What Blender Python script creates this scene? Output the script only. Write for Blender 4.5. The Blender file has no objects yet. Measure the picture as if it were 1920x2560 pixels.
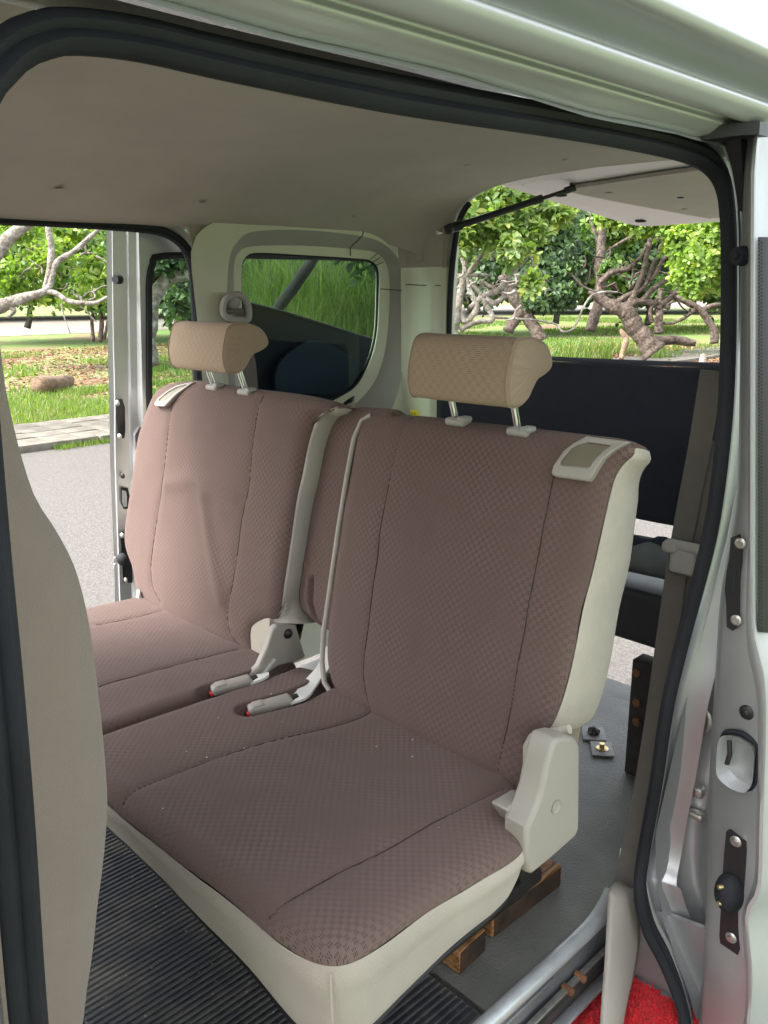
import bpy, bmesh, math, random
import numpy as np
from mathutils import Vector, Matrix, noise as mnoise
random.seed(7); rng = np.random.default_rng(7)
R = math.radians
scene = bpy.context.scene
COL = scene.collection

# ------------------------------------------------------------------ camera
# x: across the van (+ = side the viewer stands on), y: towards the tail, z: up, 0 = van floor
CAM = np.array([1.238, -.947, 1.145]); FPX = 2080.
YAW, PITCH, ROLL = R(46.), R(14.9), R(-.5)
cr = np.array([math.cos(YAW), math.sin(YAW), 0]); ch = np.array([-math.sin(YAW), math.cos(YAW), 0]); cz = np.array([0, 0, 1.])
cF = ch*math.cos(PITCH)-cz*math.sin(PITCH); cU = ch*math.sin(PITCH)+cz*math.cos(PITCH)
cr, cU = cr*math.cos(ROLL)+cU*math.sin(ROLL), cU*math.cos(ROLL)-cr*math.sin(ROLL)
cam_d = bpy.data.cameras.new('camera'); cam = bpy.data.objects.new('camera', cam_d); COL.objects.link(cam)
cam.matrix_world = Matrix(((cr[0], cU[0], -cF[0], CAM[0]), (cr[1], cU[1], -cF[1], CAM[1]), (cr[2], cU[2], -cF[2], CAM[2]), (0, 0, 0, 1)))
cam_d.sensor_fit = 'VERTICAL'; cam_d.sensor_height = 36; cam_d.lens = 36*FPX/2560
cam_d.clip_start = .02; cam_d.clip_end = 600
scene.camera = cam

# ------------------------------------------------------------------ light
SUN_EL, SUN_AZ = R(50), R(208)     # azimuth from +y clockwise
w = bpy.data.worlds.new('World'); scene.world = w; w.use_nodes = True
nt = w.node_tree; nt.nodes.clear()
sky = nt.nodes.new('ShaderNodeTexSky'); sky.sky_type = 'NISHITA'; sky.sun_disc = False
sky.sun_elevation = SUN_EL; sky.sun_rotation = SUN_AZ; sky.dust_density = 4; sky.air_density = 1.2
hs = nt.nodes.new('ShaderNodeHueSaturation'); hs.inputs['Saturation'].default_value = .34
bg = nt.nodes.new('ShaderNodeBackground'); bg.inputs[1].default_value = .15
wo = nt.nodes.new('ShaderNodeOutputWorld')
nt.links.new(sky.outputs[0], hs.inputs['Color']); nt.links.new(hs.outputs[0], bg.inputs[0]); nt.links.new(bg.outputs[0], wo.inputs[0])
sd = bpy.data.lights.new('sun', 'SUN'); sd.energy = 1.2; sd.angle = R(20); sd.color = (1, .96, .9)
so = bpy.data.objects.new('sun', sd); COL.objects.link(so)
sdir = Vector((math.sin(SUN_AZ)*math.cos(SUN_EL), math.cos(SUN_AZ)*math.cos(SUN_EL), math.sin(SUN_EL)))
so.rotation_euler = sdir.to_track_quat('Z', 'Y').to_euler()
vs = scene.view_settings; vs.view_transform = 'Standard'; vs.look = 'None'; vs.gamma = 1; vs.use_curve_mapping = False
vs.exposure = 2.42

# ------------------------------------------------------------------ measuring helpers (points of the real surfaces)
SC = 1920/1659.
def V3(*a): return np.array(a, float)
def ray(px, py): return cr*(px*SC-960)/FPX + cU*(1280-py*SC)/FPX + cF
def on(px, py, ax, val):
    d = ray(px, py); i = 'xyz'.index(ax); return CAM+d*((val-CAM[i])/d[i])
def hit(px, py, P, n):
    d = ray(px, py); P = np.array(P, float); n = np.array(n, float); return CAM+d*(((P-CAM)@n)/(d@n))
def P3(px, py, dist): return CAM+ray(px, py)*dist
GZ = -.6
def G(px, py): return on(px, py, 'z', GZ)

# ------------------------------------------------------------------ object helpers
def link(o, parent=None, loc=None):
    COL.objects.link(o)
    if parent is not None: o.parent = parent
    return o
def thing(name, label, cat, loc=(0, 0, 0), group=None):
    o = bpy.data.objects.new(name, None); o.location = loc; COL.objects.link(o); o.empty_display_size = .1
    o['label'] = label; o['category'] = cat
    if group: o['group'] = group
    return o
def tag(o, label=None, cat=None, group=None, kind=None):
    for k, v in (('label', label), ('category', cat), ('group', group), ('kind', kind)):
        if v: o[k] = v
    return o
def mesh_obj(name, V, Fc, mat, parent=None, smooth=True, uv=None, mats=None, auto=None):
    V = np.asarray(V, float)
    if parent is not None:
        off = np.array(root_loc(parent)); V = V-off
    m = bpy.data.meshes.new(name); m.from_pydata([tuple(v) for v in V], [], [tuple(int(i) for i in f) for f in Fc])
    for mm in (mats or [mat]): m.materials.append(mm)
    if uv is not None:
        l = m.uv_layers.new(name='UVMap'); idx = np.empty(len(m.loops), int); m.loops.foreach_get('vertex_index', idx)
        l.data.foreach_set('uv', np.asarray(uv, float)[idx].ravel())
    bm = bmesh.new(); bm.from_mesh(m); bmesh.ops.recalc_face_normals(bm, faces=bm.faces); bm.to_mesh(m); bm.free()
    if smooth: m.polygons.foreach_set('use_smooth', [True]*len(m.polygons))
    if auto is not None: m.set_sharp_from_angle(angle=R(auto))
    o = bpy.data.objects.new(name, m); return link(o, parent)
def root_loc(o):
    l = Vector((0, 0, 0))
    while o is not None: l = l+o.location; o = o.parent
    return l
class MB:
    def __init__(s): s.V = []; s.F = []; s.UV = []
    def add(s, V, F, uv=None):
        n = len(s.V); s.V += [tuple(v) for v in V]; s.F += [tuple(i+n for i in f) for f in F]
        s.UV += [tuple(u) for u in uv] if uv is not None else [(v[0]+v[2]*.3, v[1]+v[2]) for v in V]
        return s
    def box(s, c, size, ax=None, bev=0.0):
        c = np.array(c, float); A = np.eye(3) if ax is None else np.array(ax, float)
        h = np.array(size, float)/2
        bev = min(bev, h.min()*.95)
        if bev <= 0:
            V = [c+A.T@(h*np.array((x, y, z))) for x in (-1, 1) for y in (-1, 1) for z in (-1, 1)]
            return s.add(V, [(0, 1, 3, 2), (4, 6, 7, 5), (0, 4, 5, 1), (2, 3, 7, 6), (0, 2, 6, 4), (1, 5, 7, 3)])
        bm = bmesh.new(); bmesh.ops.create_cube(bm, size=1)
        for v in bm.verts: v.co = Vector(v.co[i]*2*h[i] for i in range(3))
        bmesh.ops.bevel(bm, geom=bm.edges[:], offset=bev, segments=3, affect='EDGES', profile=.5)
        bm.verts.index_update()
        s.add([c+A.T@np.array(v.co) for v in bm.verts], [[v.index for v in f.verts] for f in bm.faces]); bm.free(); return s
    def tube(s, P, r, n=10, closed=False, caps=True, prof=None, up=None):
        P = [np.array(p, float) for p in P]; m = len(P); rr = r if hasattr(r, '__len__') else [r]*m
        T = []
        for i in range(m):
            a = P[(i-1) % m] if (closed or i > 0) else P[0]; b = P[(i+1) % m] if (closed or i < m-1) else P[-1]
            t = b-a; T.append(t/(np.linalg.norm(t)+1e-12))
        u = np.array(up if up is not None else (0, 0, 1.), float)
        if up is None and abs(T[0]@u) > .9: u = np.array((1., 0, 0))
        V = []; F = []; UV = []; L = 0
        for i in range(m):
            if up is None:
                u = u-T[i]*(u@T[i]); u /= np.linalg.norm(u)+1e-12; uu = u
            else:
                U0 = np.array(up[i] if np.ndim(up) > 1 else up, float); uu = U0-T[i]*(U0@T[i]); uu /= np.linalg.norm(uu)+1e-12
            v = np.cross(T[i], uu)
            if i: L += np.linalg.norm(P[i]-P[i-1])
            if prof is None:
                for k in range(n):
                    a = 2*math.pi*k/n; V.append(P[i]+rr[i]*(math.cos(a)*uu+math.sin(a)*v)); UV.append((k/n*6.28*rr[i], L))
            else:
                for k, (a, b) in enumerate(prof): V.append(P[i]+a*uu+b*v); UV.append((a+b, L))
        n = n if prof is None else len(prof)
        for i in range(m if closed else m-1):
            j = (i+1) % m
            for k in range(n): F.append((i*n+k, i*n+(k+1) % n, j*n+(k+1) % n, j*n+k))
        if caps and not closed: F.append(tuple(range(n))[::-1]); F.append(tuple((m-1)*n+k for k in range(n)))
        return s.add(V, F, UV)
    def prism(s, poly, off):      # 3D polygon extruded by vector off
        poly = [np.array(p, float) for p in poly]; n = len(poly); off = np.array(off, float)
        V = poly+[p+off for p in poly]; F = [tuple(range(n)), tuple(range(2*n-1, n-1, -1))]+[(i, (i+1) % n, n+(i+1) % n, n+i) for i in range(n)]
        return s.add(V, F)
    def dome(s, c, nrm, r, h, n=14, k=4):
        c = np.array(c, float); nn = np.array(nrm, float); nn /= np.linalg.norm(nn); u = np.cross(nn, (0, 0, 1.)) if abs(nn[2]) < .9 else np.cross(nn, (1., 0, 0)); u /= np.linalg.norm(u); v = np.cross(nn, u)
        V = []; F = []
        for j in range(k+1):
            a = j/k*math.pi/2; rr_ = r*math.cos(a) if j < k else r*.02
            for i in range(n):
                t = 2*math.pi*i/n; V.append(c+nn*h*math.sin(a)+rr_*(math.cos(t)*u+math.sin(t)*v))
        for j in range(k):
            for i in range(n): F.append((j*n+i, j*n+(i+1) % n, (j+1)*n+(i+1) % n, (j+1)*n+i))
        F.append(tuple(k*n+i for i in range(n)))
        return s.add(V, F)
    def build(s, name, mat, parent=None, smooth=True, auto=35): return mesh_obj(name, s.V, s.F, mat, parent, smooth, s.UV, auto=auto)
def catmull(P, k=8, closed=False):
    P = [np.array(p, float) for p in P]; n = len(P); out = []
    for i in range(n if closed else n-1):
        p0 = P[(i-1) % n] if closed or i > 0 else 2*P[0]-P[1]; p1 = P[i]; p2 = P[(i+1) % n]
        p3 = P[(i+2) % n] if closed or i < n-2 else 2*P[-1]-P[-2]
        for j in range(k):
            t = j/k; out.append(.5*((2*p1)+(p2-p0)*t+(2*p0-5*p1+4*p2-p3)*t*t+(3*p1-p0-3*p2+p3)*t**3))
    if not closed: out.append(P[-1])
    return out
def resample(P, N, closed=True):
    P = np.array(P, float); Q = np.vstack([P, P[:1]]) if closed else P
    d = np.r_[0, np.cumsum(np.linalg.norm(np.diff(Q, axis=0), axis=1))]; t = np.linspace(0, d[-1], N, endpoint=not closed)
    return np.stack([np.interp(t, d, Q[:, i]) for i in range(P.shape[1])], 1)
def inside(q, poly):
    x, y = q; c_ = False; j = len(poly)-1
    for i in range(len(poly)):
        if (poly[i][1] > y) != (poly[j][1] > y) and x < (poly[j][0]-poly[i][0])*(y-poly[i][1])/(poly[j][1]-poly[i][1])+poly[i][0]: c_ = not c_
        j = i
    return c_
def segdist(X, A):                # distance of points X to polyline A (2D)
    D = np.full(len(X), 9.)
    for a, b in zip(A[:-1], A[1:]):
        ab = b-a; t = np.clip(((X-a)@ab)/(ab@ab+1e-12), 0, 1); D = np.minimum(D, np.linalg.norm(X-a-t[:, None]*ab, axis=1))
    return D
def rrect(x0, x1, y0, y1, r, k=6):
    out = []
    rs = r if hasattr(r, '__len__') else (r,)*4
    for (cx, cy, a0, q) in ((x1-rs[0], y1-rs[0], 0, rs[0]), (x0+rs[1], y1-rs[1], 90, rs[1]), (x0+rs[2], y0+rs[2], 180, rs[2]), (x1-rs[3], y0+rs[3], 270, rs[3])):
        for j in range(k+1): a = R(a0+90*j/k); out.append((cx+q*math.cos(a), cy+q*math.sin(a)))
    return out

# ------------------------------------------------------------------ materials
MATS = {}
class NT:
    def __init__(s, name):
        s.m = bpy.data.materials.new(name); s.m.use_nodes = True; s.t = s.m.node_tree; s.b = s.t.nodes['Principled BSDF']; MATS[name] = s.m
    def n(s, kind, **kw):
        x = s.t.nodes.new('ShaderNode'+kind)
        for k, v in kw.items():
            if k.startswith('i_'): x.inputs[k[2:].replace('_', ' ')].default_value = v
            else: setattr(x, k, v)
        return x
    def l(s, a, b): s.t.links.new(a, b)
    def set(s, **kw):
        for k, v in kw.items(): s.b.inputs[k.replace('_', ' ')].default_value = v
        return s
def rgb(c): return (c[0], c[1], c[2], 1)
def mat(name, col, rough=.6, metal=0., var=.0, vscale=8., bump=0., bscale=300., spec=None, sheen=0., coat=0., uvb=False, var2=None):
    k = NT(name); k.set(Base_Color=rgb(col), Roughness=rough, Metallic=metal)
    if spec is not None: k.b.inputs['Specular IOR Level'].default_value = spec
    if sheen: k.b.inputs['Sheen Weight'].default_value = sheen
    if coat: k.b.inputs['Coat Weight'].default_value = coat; k.b.inputs['Coat Roughness'].default_value = .12
    tc = k.n('TexCoord')
    if var:
        nz = k.n('TexNoise'); nz.inputs['Scale'].default_value = vscale; nz.inputs['Detail'].default_value = 6; nz.inputs['Roughness'].default_value = .65
        k.l(tc.outputs['Object'], nz.inputs['Vector'])
        r_ = k.n('ValToRGB'); r_.color_ramp.elements[0].position = .3; r_.color_ramp.elements[1].position = .7
        a = var2 or tuple(c*(1-var) for c in col); r_.color_ramp.elements[0].color = rgb(a); r_.color_ramp.elements[1].color = rgb(tuple(min(1, c*(1+var*.6)) for c in col))
        k.l(nz.outputs[0], r_.inputs[0]); k.l(r_.outputs[0], k.b.inputs['Base Color'])
        mr = k.n('MapRange'); mr.inputs[3].default_value = max(.02, rough-.08); mr.inputs[4].default_value = min(1, rough+.1)
        k.l(nz.outputs[0], mr.inputs[0]); k.l(mr.outputs[0], k.b.inputs['Roughness'])
    if bump:
        n2 = k.n('TexNoise'); n2.inputs['Scale'].default_value = bscale; n2.inputs['Detail'].default_value = 3
        k.l(tc.outputs['Object'], n2.inputs['Vector'])
        bp = k.n('Bump'); bp.inputs['Strength'].default_value = bump; bp.inputs['Distance'].default_value = .002
        k.l(n2.outputs[0], bp.inputs['Height']); k.l(bp.outputs[0], k.b.inputs['Normal'])
    return k.m
M = {}
M['paint'] = mat('silver_paint', (.50, .51, .52), .38, .5, var=.05, vscale=3, coat=.12)
M['paint_roof'] = mat('silver_roof_paint', (.50, .52, .52), .25, .55, coat=.7)
M['paint_in'] = mat('silver_paint_inner', (.46, .465, .475), .33, .55, var=.1, vscale=6, coat=.2)
M['head'] = mat('headliner_felt', (.40, .345, .31), .95, var=.10, vscale=5, bump=.5, bscale=700, sheen=.2)
M['trim'] = mat('cream_trim_plastic', (.62, .62, .50), .45, var=.05, vscale=5, bump=.2, bscale=900)
M['trim2'] = mat('grey_trim_and_recess_shade', (.34, .325, .30), .5, var=.05, vscale=5, bump=.2, bscale=900)
M['grey'] = mat('warm_grey_plastic', (.34, .31, .27), .42, var=.05, vscale=9, bump=.25, bscale=1200)
M['rubber'] = mat('black_rubber', (.017, .019, .024), .7, var=.25, vscale=12, bump=.2, bscale=500, spec=.3)
M['black'] = mat('black_plastic', (.015, .015, .017), .4, var=.3, vscale=30)
M['blackfab'] = mat('black_fabric', (.016, .019, .034), .9, var=.25, vscale=25, bump=.5, bscale=600, sheen=.1)
M['navy'] = mat('navy_trim_board', (.010, .014, .035), .7, var=.2, vscale=12, bump=.3, bscale=700)
M['chrome'] = mat('chrome', (.82, .83, .84), .09, 1.)
M['steel'] = mat('zinc_steel', (.55, .54, .50), .35, .9, var=.25, vscale=60)
M['riser'] = mat('grey_riser_paint', (.20, .21, .22), .35, .4, var=.2, vscale=9)
M['dullsteel'] = mat('dull_steel', (.22, .215, .20), .5, .3, var=.4, vscale=50)
M['brass'] = mat('brass', (.65, .5, .25), .3, .9, var=.2, vscale=60)
M['alu'] = mat('scuff_strip_metal', (.60, .62, .64), .36, .6, var=.15, vscale=25)
M['skirt'] = mat('beige_skirt_cloth', (.40, .35, .295), .9, var=.09, vscale=7, bump=.5, bscale=500, sheen=.2)
M['seatside'] = mat('greige_side_cloth', (.47, .425, .355), .92, var=.13, vscale=9, bump=.6, bscale=420, sheen=.2)
M['fronts'] = mat('front_seat_cloth', (.235, .188, .155), .93, var=.08, vscale=6, bump=.5, bscale=500, sheen=.2)
M['flap'] = mat('khaki_flap', (.17, .15, .105), .45, var=.05, vscale=20)
M['red'] = mat('red_plastic', (.7, .03, .03), .4)
M['web'] = mat('belt_webbing', (.13, .115, .10), .7, var=.1, vscale=40, bump=.5, bscale=600)
M['rust'] = mat('rusty_metal', (.20, .09, .04), .8, .2, var=.5, vscale=30)
M['yellow'] = mat('yellow_label', (.75, .6, .04), .5)
M['white'] = mat('white_label', (.75, .75, .72), .5)
M['whitish'] = mat('white_web', (.62, .62, .58), .7, var=.1, vscale=40)
M['grime'] = mat('dark_steel_frame', (.035, .03, .028), .6, .3, var=.5, vscale=25)

def glass(name, tint, refl=.06):
    k = NT(name); t = k.t; k.t.nodes.remove(k.b)
    tr = k.n('BsdfTransparent'); tr.inputs[0].default_value = rgb(tint)
    gl = k.n('BsdfGlossy'); gl.inputs['Roughness'].default_value = .01
    lw = k.n('LayerWeight'); lw.inputs[0].default_value = .5; pw_ = k.n('Math', operation='POWER'); pw_.inputs[1].default_value = 5; k.l(lw.outputs['Facing'], pw_.inputs[0]); fr = k.n('Math', operation='MULTIPLY_ADD'); fr.inputs[1].default_value = .9; fr.inputs[2].default_value = .012; k.l(pw_.outputs[0], fr.inputs[0])
    mx = k.n('MixShader'); k.l(fr.outputs[0], mx.inputs[0]); k.l(tr.outputs[0], mx.inputs[1]); k.l(gl.outputs[0], mx.inputs[2])
    o = [n for n in t.nodes if n.type == 'OUTPUT_MATERIAL'][0]; k.l(mx.outputs[0], o.inputs[0]); return k.m
M['glass'] = glass('tinted_glass', (.62, .72, .66)); M['glassd'] = glass('dark_privacy_glass', (.10, .11, .12))

def fabric(name, base, dark, cell=.0105, wear=(.40, .31, .29)):
    k = NT(name); uv = k.n('UVMap'); k.set(Roughness=.92); k.b.inputs['Sheen Weight'].default_value = .08; k.b.inputs['Specular IOR Level'].default_value = .25
    ns = k.n('TexNoise'); ns.inputs['Scale'].default_value = 9; ns.inputs['Detail'].default_value = 5
    k.l(uv.outputs[0], ns.inputs['Vector'])
    # slight waviness of the weave
    wn = k.n('TexNoise'); wn.inputs['Scale'].default_value = 14; k.l(uv.outputs[0], wn.inputs['Vector'])
    sc = k.n('VectorMath', operation='SCALE'); sc.inputs['Scale'].default_value = .006; k.l(wn.outputs[1], sc.inputs[0])
    ad = k.n('VectorMath', operation='ADD'); k.l(uv.outputs[0], ad.inputs[0]); k.l(sc.outputs[0], ad.inputs[1])
    ck = k.n('TexChecker'); ck.inputs['Scale'].default_value = 1/cell*1.0; ck.inputs[1].default_value = (1, 1, 1, 1); ck.inputs[2].default_value = (0, 0, 0, 1)
    k.l(ad.outputs[0], ck.inputs['Vector'])
    sx = k.n('SeparateXYZ'); k.l(ad.outputs[0], sx.inputs[0])
    m1 = k.n('Math', operation='MULTIPLY'); m1.inputs[1].default_value = 2*math.pi/(cell/3); k.l(sx.outputs[1], m1.inputs[0])
    s1 = k.n('Math', operation='SINE'); k.l(m1.outputs[0], s1.inputs[0])
    mr = k.n('MapRange'); mr.inputs[1].default_value = -.2; mr.inputs[2].default_value = .5; k.l(s1.outputs[0], mr.inputs[0])
    m2 = k.n('Math', operation='MULTIPLY'); m2.inputs[1].default_value = 2*math.pi/(cell/2); k.l(sx.outputs[0], m2.inputs[0])
    s2 = k.n('Math', operation='SINE'); k.l(m2.outputs[0], s2.inputs[0])
    mr2 = k.n('MapRange'); mr2.inputs[1].default_value = -.9; mr2.inputs[2].default_value = -.4; k.l(s2.outputs[0], mr2.inputs[0])
    p = k.n('Math', operation='MULTIPLY'); k.l(mr.outputs[0], p.inputs[0]); k.l(mr2.outputs[0], p.inputs[1])
    q = k.n('Math', operation='MULTIPLY'); k.l(p.outputs[0], q.inputs[0]); k.l(ck.outputs[1], q.inputs[1])
    # patchy visibility
    pm = k.n('MapRange'); pm.inputs[1].default_value = .38; pm.inputs[2].default_value = .66; pm.inputs[3].default_value = .15; pm.inputs[4].default_value = 1; k.l(ns.outputs[0], pm.inputs[0])
    q2 = k.n('Math', operation='MULTIPLY'); k.l(q.outputs[0], q2.inputs[0]); k.l(pm.outputs[0], q2.inputs[1])
    wr = k.n('ValToRGB'); wr.color_ramp.elements[0].position = .35; wr.color_ramp.elements[1].position = .75
    wr.color_ramp.elements[0].color = rgb(base); wr.color_ramp.elements[1].color = rgb(wear)
    k.l(ns.outputs[0], wr.inputs[0])
    mx = k.n('Mix', data_type='RGBA'); k.l(q2.outputs[0], mx.inputs[0]); k.l(wr.outputs[0], mx.inputs[6]); mx.inputs[7].default_value = rgb(dark)
    fz = k.n('TexNoise'); fz.inputs['Scale'].default_value = 900; k.l(uv.outputs[0], fz.inputs['Vector'])
    mf = k.n('Mix', data_type='RGBA', blend_type='MULTIPLY'); mf.inputs[0].default_value = .3
    k.l(mx.outputs[2], mf.inputs[6]); k.l(fz.outputs[0], mf.inputs[7])
    k.l(mf.outputs[2], k.b.inputs['Base Color'])
    hh = k.n('Math', operation='MULTIPLY_ADD'); hh.inputs[1].default_value = -1.; k.l(q.outputs[0], hh.inputs[0]); k.l(fz.outputs[0], hh.inputs[2])
    bp = k.n('Bump'); bp.inputs['Strength'].default_value = .6; bp.inputs['Distance'].default_value = .0012; k.l(hh.outputs[0], bp.inputs['Height']); k.l(bp.outputs[0], k.b.inputs['Normal'])
    return k.m
M['brown'] = fabric('mauve_brown_woven_cloth', (.160, .106, .091), (.062, .038, .033), cell=.0070, wear=(.192, .130, .113))
M['seam'] = mat('seam_thread', (.05, .03, .027), .9)
M['tan'] = fabric('tan_headrest_cloth', (.45, .33, .235), (.38, .275, .19), cell=.0095, wear=(.49, .365, .265))

def ribs_mat():
    k = NT('vinyl_floor_mat'); k.set(Base_Color=(.075, .08, .08, 1), Roughness=.42)
    tc = k.n('TexCoord'); v = k.n('TexVoronoi'); v.inputs['Scale'].default_value = 260; k.l(tc.outputs['Object'], v.inputs[0])
    b = k.n('Bump'); b.inputs['Strength'].default_value = .8; b.inputs['Distance'].default_value = .0016; k.l(v.outputs[0], b.inputs['Height']); k.l(b.outputs[0], k.b.inputs['Normal'])
    n = k.n('TexNoise'); n.inputs['Scale'].default_value = 6; n.inputs['Detail'].default_value = 8; k.l(tc.outputs['Object'], n.inputs[0])
    r_ = k.n('ValToRGB'); r_.color_ramp.elements[0].position = .3; r_.color_ramp.elements[1].position = .75; r_.color_ramp.elements[0].color = (.10, .102, .094, 1); r_.color_ramp.elements[1].color = (.20, .195, .17, 1)
    k.l(n.outputs[0], r_.inputs[0]); k.l(r_.outputs[0], k.b.inputs['Base Color']); return k.m
M['vinyl'] = ribs_mat()
def ribmat():
    k = NT('ribbed_rubber_mat'); k.set(Roughness=.45); tc = k.n('TexCoord')
    n = k.n('TexNoise'); n.inputs['Scale'].default_value = 5; n.inputs['Detail'].default_value = 9; n.inputs['Roughness'].default_value = .7; k.l(tc.outputs['Object'], n.inputs[0])
    r_ = k.n('ValToRGB'); e = r_.color_ramp.elements; e[0].position = .45; e[1].position = .75; e[0].color = (.022, .024, .03, 1); e[1].color = (.10, .095, .08, 1)
    k.l(n.outputs[0], r_.inputs[0]); v = k.n('TexVoronoi'); v.inputs['Scale'].default_value = 45; k.l(tc.outputs['Object'], v.inputs[0])
    lt = k.n('Math', operation='LESS_THAN'); lt.inputs[1].default_value = .085; k.l(v.outputs[0], lt.inputs[0])
    mx = k.n('Mix', data_type='RGBA'); k.l(lt.outputs[0], mx.inputs[0]); k.l(r_.outputs[0], mx.inputs[6]); mx.inputs[7].default_value = (.22, .2, .16, 1); k.l(mx.outputs[2], k.b.inputs['Base Color']); return k.m
M['ribmat'] = ribmat()
def wood():
    k = NT('rough_wood'); k.set(Roughness=.6); tc = k.n('TexCoord'); mp = k.n('Mapping'); mp.inputs['Scale'].default_value = (40, 6, 90); k.l(tc.outputs['Object'], mp.inputs[0])
    n = k.n('TexNoise'); n.inputs['Scale'].default_value = 1.5; n.inputs['Detail'].default_value = 8; n.inputs['Distortion'].default_value = 1.5; k.l(mp.outputs[0], n.inputs[0])
    r_ = k.n('ValToRGB'); e = r_.color_ramp.elements; e[0].position = .35; e[1].position = .65; e[0].color = (.10, .04, .012, 1); e[1].color = (.42, .21, .08, 1)
    k.l(n.outputs[0], r_.inputs[0]); k.l(r_.outputs[0], k.b.inputs['Base Color']); return k.m
M['wood'] = wood(); M['woodburn'] = mat('charred_wood_side', (.05, .025, .012), .7, var=.8, vscale=40, var2=(.01, .007, .005))
def noisemat(name, cols, pos, scale, rough=.9, detail=10, bump=0, bs=40, coord='Object', dist=0.):
    k = NT(name); k.set(Roughness=rough); tc = k.n('TexCoord'); n = k.n('TexNoise'); n.inputs['Scale'].default_value = scale; n.inputs['Detail'].default_value = detail; n.inputs['Roughness'].default_value = .7; n.inputs['Distortion'].default_value = dist
    k.l(tc.outputs[coord], n.inputs[0]); r_ = k.n('ValToRGB'); cr_ = r_.color_ramp
    while len(cr_.elements) < len(cols): cr_.elements.new(.5)
    for e, c, p_ in zip(cr_.elements, cols, pos): e.position = p_; e.color = rgb(c)
    k.l(n.outputs[0], r_.inputs[0]); k.l(r_.outputs[0], k.b.inputs['Base Color'])
    if bump:
        n2 = k.n('TexNoise'); n2.inputs['Scale'].default_value = bs; n2.inputs['Detail'].default_value = 6; k.l(tc.outputs[coord], n2.inputs[0])
        b = k.n('Bump'); b.inputs['Strength'].default_value = bump; b.inputs['Distance'].default_value = .03; k.l(n2.outputs[0], b.inputs['Height']); k.l(b.outputs[0], k.b.inputs['Normal'])
    return k.m
M['asphalt'] = noisemat('worn_asphalt', [(.062, .056, .05), (.10, .092, .082), (.16, .147, .132)], [.35, .5, .7], 55, .85, bump=.3, bs=120)
M['concrete'] = noisemat('weathered_concrete', [(.075, .068, .05), (.15, .135, .108), (.20, .185, .155)], [.3, .5, .7], 4, .9, bump=.2, bs=60)
M['soil'] = noisemat('lawn_and_litter_soil', [(.10, .17, .035), (.15, .22, .05), (.16, .10, .06), (.24, .15, .09)], [.38, .5, .56, .7], .45, .95, bump=.6, bs=20)
M['dirt'] = noisemat('pale_dirt_road', [(.17, .145, .115), (.25, .22, .18)], [.35, .65], 1., .95)
M['bark_pale'] = noisemat('pale_lichen_bark', [(.09, .075, .06), (.23, .20, .165), (.46, .44, .39)], [.35, .5, .68], 9, .95, bump=1., bs=25)
M['bark'] = noisemat('brown_rough_bark', [(.02, .014, .010), (.085, .062, .047), (.21, .175, .145)], [.35, .5, .7], 7, .95, bump=1., bs=18, dist=1.5)
M['bark_dark'] = noisemat('dark_bark', [(.02, .016, .012), (.06, .05, .04), (.11, .095, .08)], [.35, .5, .7], 8, .95, bump=1., bs=18)
M['cutwood'] = noisemat('weathered_log_wood', [(.08, .05, .03), (.19, .125, .08), (.26, .19, .13)], [.35, .5, .7], 9, .95, bump=.6, bs=30)
def leafmat(name, c0, c1, c2, rough=.45, trans=.45):
    k = NT(name); t = k.t; k.set(Roughness=rough); at = k.n('Attribute', attribute_name='rnd'); r_ = k.n('ValToRGB'); e = r_.color_ramp.elements
    e.new(.5); e[0].position = 0; e[1].position = .6; e[2].position = 1
    for x, c in zip(e, (c0, c1, c2)): x.color = rgb(c)
    k.l(at.outputs['Fac'], r_.inputs[0]); k.l(r_.outputs[0], k.b.inputs['Base Color'])
    tl = k.n('BsdfTranslucent'); br = k.n('Mix', data_type='RGBA', blend_type='MULTIPLY'); br.inputs[0].default_value = 1; br.inputs[7].default_value = (1.4, 1.5, .6, 1); k.l(r_.outputs[0], br.inputs[6]); k.l(br.outputs[2], tl.inputs[0])
    mx = k.n('MixShader'); mx.inputs[0].default_value = trans; o = [n for n in t.nodes if n.type == 'OUTPUT_MATERIAL'][0]
    k.l(k.b.outputs[0], mx.inputs[1]); k.l(tl.outputs[0], mx.inputs[2]); k.l(mx.outputs[0], o.inputs[0]); return k.m
M['leaf'] = leafmat('broad_green_leaf', (.08, .14, .035), (.16, .25, .06), (.34, .37, .10))
M['leaf_lime'] = leafmat('lime_leaf', (.11, .19, .035), (.21, .33, .055), (.38, .44, .10))
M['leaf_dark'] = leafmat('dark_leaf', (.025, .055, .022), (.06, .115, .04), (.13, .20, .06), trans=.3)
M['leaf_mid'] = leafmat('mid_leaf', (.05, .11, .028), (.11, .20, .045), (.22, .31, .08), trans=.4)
M['grass'] = leafmat('grass_blade', (.07, .13, .025), (.13, .21, .045), (.30, .32, .12), trans=.5)
M['reed'] = leafmat('reed_blade', (.05, .085, .03), (.095, .14, .05), (.23, .26, .13), trans=.5)
M['litter'] = leafmat('dry_leaf_litter', (.14, .07, .04), (.24, .13, .08), (.42, .27, .14), trans=.1)
M['redcarpet'] = mat('red_shag', (.80, .02, .03), .95, var=.3, vscale=120, sheen=.3)

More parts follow.
